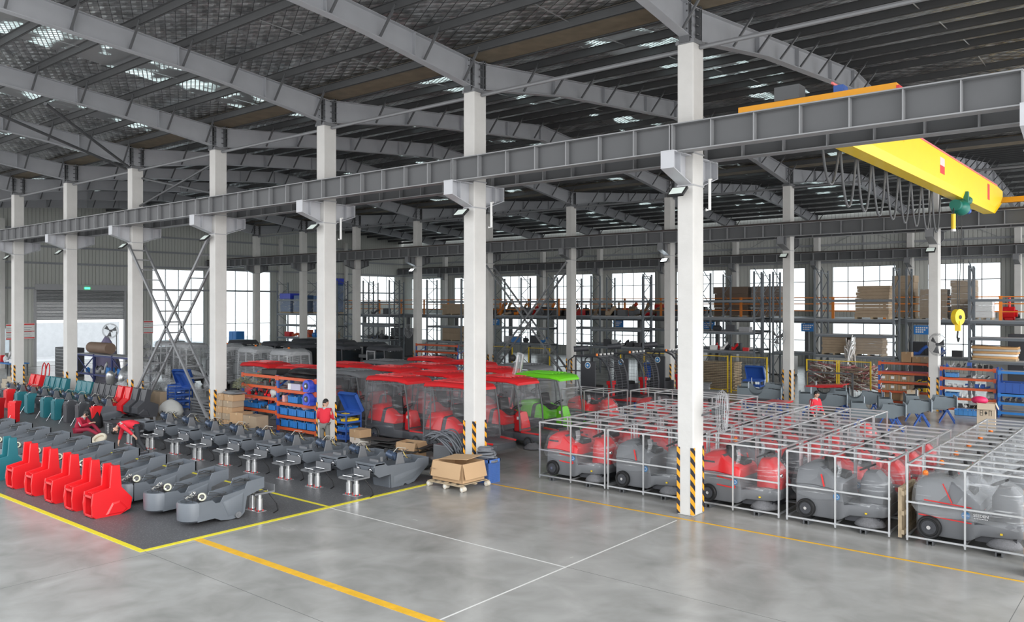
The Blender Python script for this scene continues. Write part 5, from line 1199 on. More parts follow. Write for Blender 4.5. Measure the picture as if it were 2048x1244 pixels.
# cartons pile left of shelving
pk = 0
for (x, y, sx, sy) in ((-25.42,.05,.6,.5),(-25.95,-.02,.38,.42)):
    for k in range(6 if x > -26 else 5):
        pk += 1; carton(x+.03*math.sin(k*3), y+.03*math.cos(k*5), .003+k*.232, sx, sy, .228, '%s brown carton from the floor in the %s stack left of the shelving' % (ORD[k], 'right' if x > -26 else 'left'), CARD if k % 2 else CARDD, .04*math.sin(k*7), group='brown cartons left of the shelving')
carton(-24.85,.02,0,.6,.55,.78,'tall rounded brown carton on the floor before the left shelving bay', CARD, .3); carton(-24.05,.1,0,.85,.5,.72,'large brown carton on the floor under the left shelving bay', CARDD); carton(-24.25,-.45,0,.42,.38,.42,'small strapped carton in front of the large one', CARD)
mb = MB(GREYB); shell(mb, [(-25.95,.25,.22,1.42,1.47,.02),(-25.75,.3,.28,1.40,1.50,.03),(-25.35,.3,.28,1.40,1.50,.03),(-25.1,.25,.2,1.42,1.47,.02)], .15); tag(mb.build('moulded_lid', None, smooth='auto'), 'dark grey moulded lid lying on the carton stack', 'lid')  # stands for a loose plastic lid
def leaves(c, r, n, seed, label):
    mb = MB(LEAF, mat('pale_leaves', (.36,.36,.24), .85, var=.3)); rnd = random.Random(seed)
    for i in range(n):
        a = rnd.uniform(0, 2*PI); e = rnd.uniform(-.2, 1.4); d = Vector((math.cos(a)*math.cos(e), math.sin(a)*math.cos(e), math.sin(e))); p0 = Vector(c)+d*r*rnd.uniform(.3,.8); p1 = p0+Vector((d.x,d.y,d.z*.5-.2))*r*.35; s = d.cross(Vector((0,0,1))).normalized()*.022
        mb.m(mb.mats[i % 2]); mb.add([p0, (p0+p1)/2+s, p1, (p0+p1)/2-s, (p0+p1)/2+Vector((0,0,.012))], [(0,1,4),(1,2,4),(2,3,4),(3,0,4)])
    tag(mb.build('leafy_bundle', None, fix=False), label, 'foliage')
leaves((-26.0,.85,1.62), .42, 420, 2, 'bundle of dry green leaves on the cartons beside the fourth column'); leaves((-25.2,1.15,1.85), .42, 300, 5, 'bundle of dry green leaves on the upper shelf of the left bay')
# ------------------------------------------------------------------ blue and orange shelving
def rack(name, loc, wd, dp, ht, levels, label, rz=0, beam=ORNG, up=BLUE, group=None, deck=True):
    t = thing(name, label, 'shelving', loc, rz, group)
    for x in (0, wd):
        for y in (0, dp): mb = MB(up); mb.box(x-.035,x+.035,y-.03,y+.03,0,ht); mb.build('upright', None, t)
    for x in (0, wd):
        mb = MB(up)
        for k in range(int(ht/.5)): mb.bar((x,0.0,.2+k*.5),(x,dp,.55+k*.5),.025)
        mb.build('side_brace', None, t)
    for z in levels:
        for y in (-.02, dp+.02): mb = MB(beam); mb.box(.03,wd-.03,y-.02,y+.02,z-.10,z); mb.box(-.03,.08,y-.028,y+.028,z-.15,z+.03); mb.box(wd-.08,wd+.03,y-.028,y+.028,z-.15,z+.03); mb.build('beam', None, t)
        if deck: mb = MB(STEELL); mb.box(.03,wd-.03,0,dp,z-.02,z-.004); mb.build('deck', None, t)
    return t
rack('storage_rack', (-26.15,.9,0), 2.28, .62, 2.14, (.80,1.28,1.70,2.10), 'blue and orange shelving bay, left of the two behind the second chassis row')
rack('storage_rack', (-23.78,.88,0), 2.3, .62, 2.14, (.27,.70,1.17,1.64,2.10), 'blue and orange shelving bay, right of the two, beside the third column')
def onshelf(fn): pass
for k in range(4): bin_(-23.4+k*.52, 1.1, .272, .48, .42, .28, '%s blue parts bin from the left on the lowest shelf of the right bay' % ORD[k], group='blue parts bins')
for k in range(4): bin_(-23.45+k*.52, 1.1, .702, .48, .42, .28, '%s blue parts bin from the left on the second shelf of the right bay' % ORD[k], group='blue parts bins')
bin_(-22.9, 1.1, 1.172, .6, .42, .26, 'blue parts bin on the third shelf of the right bay', group='blue parts bins'); bin_(-22.1, 1.1, 1.172, .55, .42, .26, 'blue parts bin behind the lower round blue fan', group='blue parts bins')
bin_(-25.6, 1.1, .802, 1.0, .42, .22, 'long blue bin on the lowest shelf of the left bay', group='blue parts bins'); bin_(-24.2, 1.1, .802, .45, .42, .22, 'short blue bin on the lowest shelf of the left bay', group='blue parts bins')
for z, lb in ((1.66,'upper'),(1.20,'lower')):
    t = thing('blower_fan', '%s bright blue round blower at the right end of the shelving' % lb, 'blower', (-21.78, .72, z))
    mb = MB(mat('blower_blue', (.06,.10,.62), .35)); mb.cyl((0,-.08,.22),(0,.2,.22),.21,24); mb.box(-.2,.2,-.06,.18,0,.12); mb.build('casing', None, t, smooth='auto'); mb = MB(GREYD, CHROME); mb.disc((0,-.085,.22),(0,1,0),.11,.02,20); mb.m(CHROME); mb.disc((0,-.1,.22),(0,1,0),.05,.02,12); mb.build('intake', None, t)
carton(-23.2,1.1,1.642,.2,.3,.22,'small white box on the upper shelf of the right bay', WHITE, tape_=False); carton(-22.85,1.1,1.642,.48,.3,.22,'pale lilac box on the upper shelf of the right bay', mat('lilac_box', (.5,.48,.6), .6), .15, tape_=False)
carton(-23.5,1.05,1.172,.14,.3,.24,'red and white box on the third shelf of the right bay', mat('red_white_box', (.7,.35,.33), .5, var=.5, scale=9), tape_=False)
mb = MB(RED, YEL); mb.M = Matrix.Translation((-22.35,1.0,1.65)); mb.ell((0,0,.09),(.16,.12,.09),12,8); mb.m(YEL); mb.ell((.15,0,.08),(.08,.1,.08),10,6); tag(mb.build('red_pump', None, smooth=True), 'red and yellow pump part on the upper shelf near the blue blower', 'pump')
mb = MB(mat('pink_bag', (.62,.40,.42), .6, bump=.5, bscale=10)); mb.ell((-22.35,1.1,1.05),(.24,.18,.13),14,8); tag(mb.build('pink_bag', None, smooth=True), 'pale pink bag on the second-shelf bins of the right bay', 'bag')
mb = MB(mat('white_bag', (.6,.6,.58), .6, bump=.5, bscale=8)); mb.ell((-24.3,1.15,1.46),(.30,.2,.19),14,8); tag(mb.build('white_bag', None, smooth=True), 'crumpled white bag on the middle shelf of the left bay', 'bag')
SHAPES = {}
def clutter(name, box, n, seed, label, mats, cat='part', r=(.02,.05), heap=False):
    # separate small things lying in a region; heap=True keeps a tangle nobody could count as one object
    rnd = random.Random(seed); x0,x1,y0,y1,z0,z1 = box; big = MB(*mats)
    cells = []
    if not heap:
        cw, cd = 4.2*r[1], 2.7*r[1]; nx = max(1, int((x1-x0)/cw)); ny = max(1, int((y1-y0)/cd))
        cells = [(x0+(x1-x0)*(i+.5)/nx, y0+(y1-y0)*(j+.5)/ny) for i in range(nx) for j in range(ny)]; rnd.shuffle(cells); n = min(int(n*1.2), len(cells))
    for i in range(n):
        m_ = rnd.choice(mats); k = rnd.random(); s = rnd.uniform(r[0], r[1]); p = Vector((rnd.uniform(x0+s*2,x1-s*2), rnd.uniform(y0+s*2,y1-s*2), z0 if (rnd.random() < .75 and not heap) else rnd.uniform(z0,z0+(z1-z0)*.6)))
        if heap:
            big.m(m_)
            if k < .5: big.tube([p, p+Vector((rnd.uniform(-.3,.3), rnd.uniform(-.1,.1), rnd.uniform(0,z1-z0)*.3))], rnd.uniform(r[0]*.5, r[0]), 6)
            else: big.M = Matrix.Translation(p) @ Matrix.Rotation(rnd.uniform(0,3),4,'Z'); big.box(-s*1.6,s*1.6,-s,s,0,s*1.2); big.M = None
            continue
        s = r[1]*rnd.uniform(.8, 1.15); p = Vector((cells[i][0], cells[i][1], z0+.002))
        kind, v = ('tube_part', i % 3) if k < .4 else (('boxed_part', i % 3) if k < .7 else ('round_part', i % 3)); key = (kind, v, m_.name)
        if key not in SHAPES:
            mb = MB(m_)
            if kind == 'tube_part': mb.tube([(-1.5,-.2,.5),(-.5,.1,.5),(.5,.1,.7+.5*v),(1.4,.4,.8+.8*v)], .42, 8); mb.disc((-1.5,-.2,.5),(1,0,0),.5,.2,10)
            elif kind == 'boxed_part': mb.box(-1.5,1.5,-.9,.9,0,1.3+.3*v); mb.box(-1.54,1.54,-.25,.25,1.25+.3*v,1.33+.3*v)
            else: mb.cyl((-1,0,.75),(1,0,.75),.75,12); mb.cyl((1,0,.75),(1.5,0,.75),.4,10); mb.box(-.7,.7,-.5,.5,0,.3); mb.cyl((0,0,1.3),(0,0,1.3+.4*(v+1)),.3,8)
            o = mb.build(kind, None, None); SHAPES[key] = o.data
        else: o = bpy.data.objects.new(kind, SHAPES[key]); C.objects.link(o)
        o.location = p; o.scale = (s, s, s*rnd.uniform(1.0, max(1.0, min(2.2, (z1-z0)/(1.9*s))))); o.rotation_euler = (0,0,rnd.uniform(-.15,.15)); o.name = {'tube_part':('tube_part','tube_part_mid','tube_part_tall'),'boxed_part':('boxed_part','small_carton','boxed_part_tall'),'round_part':('round_part','round_part_mid','round_part_tall')}[kind][v]; tag(o, label, cat, label)  # generic invented parts: tube, box and round shapes, names only mark height variants
    if heap: return tag(big.build(name, None), label, cat, kind='stuff')
clutter('spare_parts', (-26.0,-24.0,.95,1.4,1.285,1.5), 60, 12, 'mixed dark spare parts along the middle shelf of the left bay', [BLACK, GREYD, RED, GALV]); clutter('spare_parts', (-24.9,-24.0,.95,1.4,1.705,1.95), 35, 13, 'dark spare parts on the upper shelf of the left bay', [BLACK, GREYD, REDL, STEELD]); clutter('spare_parts', (-25.2,-24.5,.95,1.4,.81,.95), 25, 14, 'grey fittings on the lowest shelf of the left bay', [STEELL, GREYD, WHITE]); clutter('spare_parts', (-23.6,-22.6,.95,1.3,1.0,1.12), 25, 15, 'white and grey fittings heaped on the second-shelf bins', [WHITE, STEELL]); 
mb = MB(BLACK); shell(mb, [(-24.9,.3,.28,2.11,2.30,.03),(-23.9,.33,.3,2.11,2.34,.03)], 1.2); tag(mb.build('black_case', None, smooth='auto'), 'flat black case lying on top of the left shelving bay', 'case')
t = thing('engine_cover', 'glossy black moulded covers stacked on top of the right shelving bay', 'cover')
for k in range(2): mb = MB(mat('gloss_black', (.02,.02,.022), .12)); shell(mb, [(-23.6+.3*k,.26,.2,2.11+.14*k,2.2+.14*k,.03),(-23.2+.2*k,.34,.26,2.11+.14*k,2.28+.14*k,.08),(-22.2,.36,.28,2.11+.14*k,2.26+.16*k,.08),(-21.55,.3,.2,2.11+.14*k,2.2+.14*k,.04)], 1.2); mb.build('moulding', None, t, smooth='auto')
# ------------------------------------------------------------------ tall pallet racks along the back
RACKM = mat('slate_rack_steel', (.16,.18,.20), .45, .3, var=.12)
def frame_mb(ht, dp):
    mb = MB(RACKM)
    for y in (0, dp): mb.box(-.05,.05,y-.04,y+.04,0,ht)
    z = .2; s = 0
    while z < ht-.5: mb.bar((0, 0 if s else dp, z), (0, dp if s else 0, z+.75), .04, .03); s = 1-s; z += .75
    mb.bar((0,0,ht-.15),(0,dp,ht-.15),.04); return mb
def pallet_rack(x0, y0, nb, bay, levels, label, ht=6.75, dp=1.1, cat='pallet rack', mt=RACKM, group='tall slate pallet racks'):
    t = thing('pallet_rack', label, cat, (x0, y0, 0), 0, group)
    for k in range(nb+1): o = frame_mb(ht, dp).build('upright_frame', None, t); o.location = (k*bay,0,0)
    for k in range(nb):
        for z in levels:
            for y in (-.05, dp+.05): mb = MB(mt); mb.box(k*bay+.05,(k+1)*bay-.05,y-.03,y+.03,z-.13,z); mb.build('beam', None, t)
            if z < 4.5: mb = MB(STEELL); mb.box(k*bay+.05,(k+1)*bay-.05,0,dp,z,z+.03); mb.build('deck', None, t)
    return t
LV = (1.90, 3.07, 3.92, 5.03)
RK = [(-21.25,30,1,3.35,LV,'slate pallet rack just right of the nearest column in the picture'), (-14.3,30,1,4.2,LV,'slate pallet rack holding the stacked pallet cartons'), (-6.5,30,1,3.6,LV,'slate pallet rack at the right edge holding the orange bundle'),
      (-9.85,31.6,1,3.1,(3.92,1.9),'slate rack frame behind the rightmost second-row column'), (-17.3,31.4,1,2.9,(3.92,1.9),'slate rack frame behind the second white post from the right'),
      (-29.6,30,1,4.1,LV,'slate pallet rack above the charcoal loaders'), (-38.3,30,2,2.5,LV,'slate pallet rack behind the second-row lattice brace'), (-44.6,29,1,3.7,LV,'slate pallet rack beside the lit floodlight column'),
      (-50.6,27.5,1,3.2,LV,'slate pallet rack left of the lit floodlight column'), (-60.5,26,2,4.2,(1.90,3.0,3.98,5.2),'slate pallet rack carrying the blue wrapped crates'),
      (-33.6,33.5,3,3.0,LV,'rear slate pallet rack in the middle of the back'), (-24.2,33.5,2,2.7,LV,'rear slate pallet rack behind the nearest column'), (-58.0,31.5,2,3.4,LV,'rear slate pallet rack at the far left of the back')]
for r in RK: pallet_rack(r[0], r[1], r[2], r[3], r[4], r[5])
def pallet_load(x, y, z, sx, sy, rows, rh, label, mt=CARDD, wrap=False, jit=.03, lean=0, n=[0]):
    n[0] += 1
    t = thing('pallet_load', label, 'pallet load', (x, y, z), 0, 'carton stacks on pallets'); rnd = random.Random(n[0]*7)
    mb = MB(WOOD); 
    for xx in (-sx/2+.05, 0, sx/2-.05): mb.box(xx-.05,xx+.05,-sy/2,sy/2,0,.09)
    mb.box(-sx/2,sx/2,-sy/2,sy/2,.09,.12); mb.build('pallet', None, t)
    for k in range(rows):
        mb = MB(mt); j = rnd.uniform(-jit, jit); s = 1-rnd.uniform(0, .05); mb.box(-sx/2*s+j+lean*k, sx/2*s+j+lean*k, -sy/2*s, sy/2*s, .12+k*rh, .12+(k+1)*rh-.008); mb.build('carton_layer', None, t)
    if wrap: mb = MB(FILM); mb.box(-sx/2-.05,sx/2+.05,-sy/2-.05,sy/2+.05,.05,.14+rows*rh); mb.build('stretch_film', None, t)
    return t
pallet_load(-11.25,30.55,3.96,1.75,1.0,10,.17,'tallest brown carton stack on the upper deck of the rack right of centre', lean=.01)
pallet_load(-13.25,30.55,1.94,1.35,1.0,7,.145,'left brown carton stack on the lower deck, beside the hanging white straps'); pallet_load(-11.4,30.55,1.94,1.45,1.0,7,.15,'right brown carton stack on the lower deck, beside the hanging white straps', wrap=True)
pallet_load(-9.55,36.9,3.86,1.5,1.0,5,.34,'brown carton stack on the mezzanine behind the yellow hook', wrap=True); pallet_load(-8.0,36.9,3.9,1.3,1.0,6,.36,'tall dusty carton stack on the mezzanine right of the column', wrap=True); pallet_load(-6.9,36.2,3.9,1.0,.9,3,.35,'film-wrapped carton block on the mezzanine beside the rack post', WHITE, True)
pallet_load(-11.4,37.6,3.9,1.3,1.1,6,.42,'high carton stack on the mezzanine above the blue sign'); pallet_load(-22.8,38,3.9,2.6,1.2,4,.5,'wide brown wrapped load on the mezzanine left of the white column', mat('brown_wrapped_load', (.16,.11,.08), .6), False); pallet_load(-20.2,38,3.9,2.0,1.2,4,.5,'second wide brown wrapped load on the mezzanine', mat('brown_wrapped_load', (.16,.11,.08), .6), True)
pallet_load(-42.0,29.5,3.96,2.0,.9,2,.36,'pair of large brown cartons on the upper deck left of the second column'); pallet_load(-42.0,29.5,1.94,2.0,.9,2,.5,'large brown cartons on the lower deck left of the second column')
for i, (x, w_, h_, top) in enumerate(((-59.4,1.5,1.7,0),(-57.4,1.5,1.55,1),(-54.6,1.5,1.5,1),(-53.2,1.2,2.9,0))):
    t = thing('wrapped_crate', ['blue wrapped crate with a bright blue cover, leftmost on the rack','second blue wrapped crate from the left on the rack','third blue wrapped crate from the left on the rack','tall blue wrapped crate right of the third column'][i], 'crate', (x, 26.55, 4.02))
    mb = MB(WOOD); mb.box(-w_/2,w_/2,-.5,.5,0,.12); mb.build('pallet', None, t)
    mb = MB(mat('blue_crate', (.03,.10,.25), .4)); mb.box(-w_/2,w_/2,-.5,.5,.12,h_); mb.build('crate_body', None, t, bev=.03)
    mb = MB(FILMW); mb.box(-w_/2-.03,w_/2+.03,-.54,.54,.1,h_*.8); mb.build('stretch_film', None, t)
    if not top: mb = MB(mat('bright_blue_cover', (.03,.06,.6), .4)); mb.box(-w_/2-.04,w_/2+.04,-.55,.55,h_-.45,h_+.03); mb.build('cover', None, t, bev=.03)
t = thing('foam_bundle', 'orange and white folded foam bundle on a pallet at the right edge of the racks', 'bundle', (-5.4,30.5,1.94)); 
mb = MB(WOOD); mb.box(-.95,.95,-.5,.5,0,.1); mb.build('pallet', None, t)
for k in range(5):
    mb = MB([mat('tan_foam', (.62,.36,.16), .8), WHITE, mat('tan_foam', (.62,.36,.16), .8), mat('grey_foam', (.45,.44,.42), .8), mat('tan_foam', (.62,.36,.16), .8)][k]); shell(mb, [(-.98+.05*math.sin(k),.42,.4,.1+k*.12,.23+k*.12,.05),(-.8,.5,.48,.1+k*.12,.235+k*.12,.05),(.8,.5,.48,.1+k*.12,.235+k*.12-.03*(k==4),.05),(.98-.05*math.cos(k),.42,.4,.1+k*.12,.22+k*.12,.05)], 0); mb.build('folded_layer', None, t, smooth='auto')
# mezzanine behind the racks
t = thing('mezzanine', 'dark steel storage mezzanine with orange guard rails behind the racks', 'mezzanine', (0,0,0))
mb = MB(STEELD); mb.box(-62,-2.5,36.4,45.0,3.55,3.85); mb.build('deck', None, t)
for k in range(10):
    x = -4.5-k*6.3; mb = MB(STEELD); mb.box(x-.12,x+.12,36.5,36.75,0,3.55); mb.build('post', None, t)
OR2 = mat('orange_guard_rail', (.75,.22,.02), .45)
for k in range(20):
    x = -3-k*3.1; mb = MB(OR2); mb.box(x-.08,x+.08,36.42,36.5,3.85,5.25)
    for z in (4.35,4.8,5.2): mb.box(x-3.1,x,36.44,36.48,z-.03,z+.03)
    mb.build('guard_rail', None, t)
for (x, z, lab) in ((-17.0,3.28,'blue hanging sign under the mezzanine left of a white post'),(-10.2,3.25,'blue hanging sign under the mezzanine beside the rightmost column'),(-31.5,3.3,'blue hanging sign under the mezzanine above the loaders'),(-43.9,3.28,'blue hanging sign under the mezzanine left of the lattice brace'),(-24.0,3.3,'blue hanging sign under the mezzanine right of the nearest column')):
    s = thing('hanging_sign', lab, 'sign', (x, 36.5, z), 0, 'blue hanging signs'); mb = MB(mat('sign_blue', (.03,.22,.62), .5)); mb.box(-.45,.45,-.02,.02,-.28,.26); mb.build('sign_panel', None, s); mb = MB(STEELD); mb.bar((-.3,0,.24),(-.3,0,3.56-z),.03); mb.bar((.3,0,.24),(.3,0,3.56-z),.03); mb.build('hanger', None, s)
    mb = MB(WHT); 
    for r in range(3):
        for c in range(6-r): mb.box(-.34+c*.115,-.26+c*.115,-.026,-.021,.08-r*.13,.16-r*.13)
    mb.build('sign_text', None, s)
# things on the mezzanine and racks: dark machines, parts
MX = [BLACK, GREYD, STEELD, RED, BLUE, CARDD]
clutter('stored_parts', (-34,-25,37,40,3.86,4.9), 140, 41, 'dark machine parts stored on the mezzanine in the middle', [BLACK, GREYD, STEELD, CARDD, RED], r=(.10,.28)); clutter('stored_parts', (-48,-35,37,40,3.86,4.9), 140, 42, 'mixed stored parts on the left part of the mezzanine', [GREYD, STEELD, CARDD, RED, OR2], r=(.10,.26))
clutter('stored_parts', (-6.4,-3,37,39,3.86,5.2), 60, 43, 'red and blue parts stored on the mezzanine at the right edge', [RED, BLUE, GREYD, WHITE], r=(.10,.25)); clutter('stored_parts', (-28.8,-26,30.1,31,3.97,4.9), 40, 44, 'dark metal parts on the upper deck above the loaders', [STEELD, GREYD, CARDD], r=(.08,.22))
clutter('stored_parts', (-38,-34,30.1,31,3.97,4.7), 60, 45, 'dark parts on the upper deck behind the lattice brace', [STEELD, GREYD, CARDD, OR2], r=(.08,.2)); clutter('stored_parts', (-21,-18.2,30.1,31,3.1,3.6), 30, 46, 'grey parts on the middle deck beside the nearest column', [STEELL, GREYD, WHITE], r=(.08,.2)); clutter('stored_parts', (-21,-18.2,30.1,31,1.95,2.9), 34, 47, 'bundled white and red straps on the lower deck', [WHITE, RED, GREYD], r=(.05,.14))
clutter('stored_parts', (-60,-52.5,26.1,27,1.95,2.6), 90, 48, 'blue, red and brown parts on the lower deck of the left rack', [BLUEP, RED, ORNG, CARDD, GREYD], r=(.08,.22)); clutter('stored_parts', (-50.4,-47.6,27.6,28.5,3.97,4.8), 60, 49, 'green and dark crates of parts on the rack left of the lit floodlight', [OLIVE, GREYD, STEELD], r=(.1,.24)); clutter('stored_parts', (-50.4,-47.6,27.6,28.5,1.95,2.6), 50, 50, 'dark parts with a yellow can on the lower rack deck', [GREYD, BLACK, STEELD, BLUE], r=(.06,.16)); clutter('stored_parts', (-9.7,-7,31.7,32.6,1.95,2.6), 36, 51, 'white, blue and grey parts piled on the rack behind the rightmost column', [WHITE, BLUE, GREYD, RED], r=(.08,.2)); clutter('stored_parts', (-28.8,-25.8,30.1,31,1.95,2.4), 30, 52, 'grey tubes on the lower deck behind the loader air filters', [STEELL, GREYD], r=(.05,.14)); clutter('stored_parts', (-38,-33.6,30.1,31,1.95,2.6), 50, 53, 'blue and purple parts on the lower deck behind the lattice brace', [BLUEP, GREYD, STEELL], r=(.08,.2)); 
for i, (x, y, sx, sy, h_, mt_, lab) in enumerate(((-19,37.5,1.6,.8,1.3,WHITE,'white work cabinet under the mezzanine left of a white post'),(-15.6,37.5,2.2,.8,1.4,WHITE,'long white work cabinet under the mezzanine'),(-9.5,34.5,1.6,1,2.6,GREYD,'dark cabinet behind the rightmost racks'),(-25.5,37.5,1.4,.8,1.6,WHITE,'white cabinet seen below the loaders window'),(-5.2,34.5,2.4,1,1.9,WHITE,'pale grey panel cabinet behind the orange bundle'),(-4.4,33.2,1.6,.9,3.2,GREYD,'tall dark cabinet at the right edge behind the racks'),(-58,35,2.2,1,2.9,WHITE,'white cabinet below the blue wrapped crates'),(-54,35,2.0,1,2.6,GREYD,'dark cabinet below the blue wrapped crates'),(-63,23.5,1.2,.8,2.4,BLUEP,'blue locker near the bright left window'))):
    t = thing('work_cabinet', lab, 'cabinet', (x, y, 0)); mb = MB(mt_); mb.box(-sx/2,sx/2,-sy/2,sy/2,.08,h_); mb.build('body', None, t, bev=.02); mb = MB(mt_)
    for k in range(2): mb = MB(mt_); mb.box(-sx/2+.03+k*sx/2,-.03+k*sx/2,-sy/2-.02,-sy/2,.15,h_-.08); d_ = mb.build('door', None, t); mb = MB(CHROME); mb.box(-.08+k*sx/2,-.06+k*sx/2,-sy/2-.04,-sy/2-.02,h_*.45,h_*.55); mb.build('handle', None, d_)
    mb = MB(BLACK); mb.box(-sx/2+.04,sx/2-.04,-sy/2+.04,sy/2-.04,0,.08); mb.build('plinth', None, t)
# yellow safety fence
for k, (x0, x1) in enumerate(((-24.0,-22.4),(-22.3,-20.7),(-20.6,-19.0),(-18.9,-17.2),(-17.0,-15.0),(-12.9,-11.4),(-11.3,-9.8),(-31,-29.3),(-34.2,-32.4))):
    t = thing('safety_fence', '%s yellow safety fence panel from the left behind the machines' % ORD[(k+2) % 9], 'fence', (0, 24.85, 0), 0, 'yellow safety fence panels'); mb = MB(YEL)
    for x in (x0, x1): mb.box(x-.03,x+.03,-.03,.03,0,1.98)
    mb.build('post', None, t)
    mb = MB(YEL); mb.box(x0,x1,-.015,.015,1.92,1.96); mb.box(x0,x1,-.015,.015,.1,.14); mb.build('rail', None, t)
    mb = MB(STEELD)
    for i in range(14): x = x0+(x1-x0)*(i+.5)/14; mb.box(x-.004,x+.004,-.004,.004,.12,1.94)
    for i in range(9): z = .3+i*.2; mb.box(x0,x1,-.004,.004,z-.004,z+.004)
    mb.build('mesh', None, t)
def straps(c, r, n, seed, label, mats):
    mb = MB(*mats); rnd = random.Random(seed)
    for i in range(n):
        mb.m(rnd.choice(mats)); p = [Vector((c[0]+rnd.uniform(-r[0],r[0]), c[1]+rnd.uniform(-r[1],r[1]), c[2]+rnd.uniform(0,r[2])*(1-.3*rnd.random()))) for _ in range(4)]
        mb.tube([p[0]*(1-t)**3+p[1]*3*t*(1-t)**2+p[2]*3*t*t*(1-t)+p[3]*t**3 for t in [k/10 for k in range(11)]], rnd.uniform(.02,.05), 5)
    tag(mb.build('strap_heap', None, smooth=True), label, 'straps', kind='stuff')
PK = mat('faded_red_strap', (.42,.16,.16), .7); WS = mat('off_white_strap', (.58,.54,.50), .7)
straps((-21.2,27,.25),(1.4,.8,1.4),150,3,'tangled heap of faded red and white straps behind the yellow fence',[PK, WS, CARDD]); straps((-11.6,27,.3),(1.9,.8,1.5),190,8,'large heap of faded red and white straps left of the orange shelves',[PK, WS, CARDD]); straps((-12.3,29.8,.6),(.3,.1,2.6),40,9,'white straps hanging from the pallet rack beside the carton stacks',[WS, WHITE])
t = thing('timber_stack', 'stack of light timber slats behind the yellow fence', 'timber', (-18.4, 26.6, 0))
for k in range(16): mb = MB(WOOD); mb.box(-1.0+.05*math.sin(k*5),1.0+.05*math.cos(k*3),-.5,.5,.02+k*.095,.09+k*.095); mb.build('slat', None, t)
# grey steel chassis frames on trestles at right
def make_steel_frame():
    t = thing('steel_chassis_frame', '', 'steel frame'); FG = mat('slate_painted_frame', (.15,.18,.20), .45, .1); FL = mat('pale_painted_plate', (.42,.48,.53), .4, .1)
    def cut(x0, x1, z0, z1, cx, r):
        pts = [(x0,z0),(x1,z0),(x1,z1)]
        for k in range(11): a = PI*k/10; pts.append((cx+r*math.cos(a), z1-r*math.sin(a)))
        pts.append((x0,z1)); return pts
    for y in (-.36,.34): mb = MB(FG); mb.prism(cut(-.95,.55,.55,1.05,-.15,.30), 1, y, y+.03); mb.build('side_plate', None, t)
    mb = MB(FG); mb.box(-.95,.55,-.36,.36,.52,.56); mb.box(-.95,-.92,-.36,.36,.56,1.12); mb.box(.3,.34,-.34,.34,.56,.9); mb.prism([(.55,.55),(.9,.68),(.9,.98),(.55,1.02)], 1, -.34,-.30); mb.prism([(.55,.55),(.9,.68),(.9,.98),(.55,1.02)], 1, .30,.34); mb.build('cross_plate', None, t)
    mb = MB(FL); mb.box(.90,.93,-.46,.46,.60,1.08); mb.build('end_plate', None, t, bev=.01); mb = MB(FL); mb.box(-.5,-.47,-.2,.35,1.0,1.28); mb.build('end_plate', None, t, bev=.01)
    mb = MB(BLACK); mb.box(.931,.936,-.30,-.2,.76,.88); mb.build('slot', None, t)
    mb = MB(GREYD, GALV); wires(mb, (.5,0,.75), 12, (.25,.25,.3), 77, .018); mb.m(GALV); mb.cyl((.5,-.2,.8),(.5,.2,.8),.08,10); mb.build('fittings', None, t)
    return t
def trestle(x, y, label, mt=BLUE):
    t = thing('trestle', label, 'trestle', (x, y, 0), .2, 'blue steel trestles')
    for yy in (-.3,.3):
        for s in (-1,1): mb = MB(mt); mb.bar((0,yy,.5),(s*.28,yy*1.25,.0),.045); mb.build('leg', None, t)
    mb = MB(mt); mb.box(-.05,.05,-.36,.36,.46,.52); mb.bar((-.16,-.33,.22),(-.16,.33,.22),.03); mb.bar((.16,-.33,.22),(.16,.33,.22),.03); mb.build('cross_bar', None, t)
sf = make_steel_frame(); SFL = [(-6.0,19.6,.35,'slate steel chassis frame on blue trestles, rightmost'),(-6.5,17.7,.35,'slate steel chassis frame with half-round cut-out, middle of the right group'),(-6.9,15.6,.35,'slate steel chassis frame nearest the cages at right'),(-8.8,19.6,.3,'slate steel chassis frame before the carton shelf'),(-9.6,17.6,.3,'slate steel chassis frame with pale end plate right of the walking worker'),(-10.4,20.5,.3,'slate steel chassis frame under the red sheet'),(-12.6,18.2,.35,'slate steel frame just left of the walking worker'),(-13.4,20.4,.4,'slate steel frame beside the striped white post')]
for i, (x, y, rz, lab) in enumerate(SFL):
    o = sf if i == 0 else dup(sf); o.location = (x, y, 0); o.rotation_euler = (0,0,rz); o['label'] = lab; o['group'] = 'slate steel chassis frames'
    trestle(x+.62*math.cos(rz), y+.62*math.sin(rz), 'blue steel trestle under the right end of the %s' % ['rightmost frame','middle frame of the right group','frame nearest the cages','frame before the carton shelf','frame right of the worker','frame under the red sheet','frame left of the worker','frame beside the striped post'][i]); trestle(x-.62*math.cos(rz), y-.62*math.sin(rz), 'blue steel trestle under the left end of the %s' % ['rightmost frame','middle frame of the right group','frame nearest the cages','frame before the carton shelf','frame right of the worker','frame under the red sheet','frame left of the worker','frame beside the striped post'][i])
for i, (x, y) in enumerate(((-14.6,15.8),(-13.6,15.3),(-15.4,18.2))):
    t = thing('steel_hopper', ['left grey steel box hopper behind the cages','right grey steel box hopper behind the cages','grey steel box hopper beside the blue shelf trolley'][i], 'hopper', (x, y, 0), .3); mb = MB(GREYB); mb.prism([(-.22,.0),(.22,.0),(.34,1.05),(-.34,1.05)], 1, -.3,.3); mb.box(-.4,.4,-.36,.36,1.05,1.10); mb.build('body', None, t, bev=.01); mb = MB(STEELL); mb.box(.30,.36,-.1,.1,.5,.9); mb.build('side_plate', None, t)
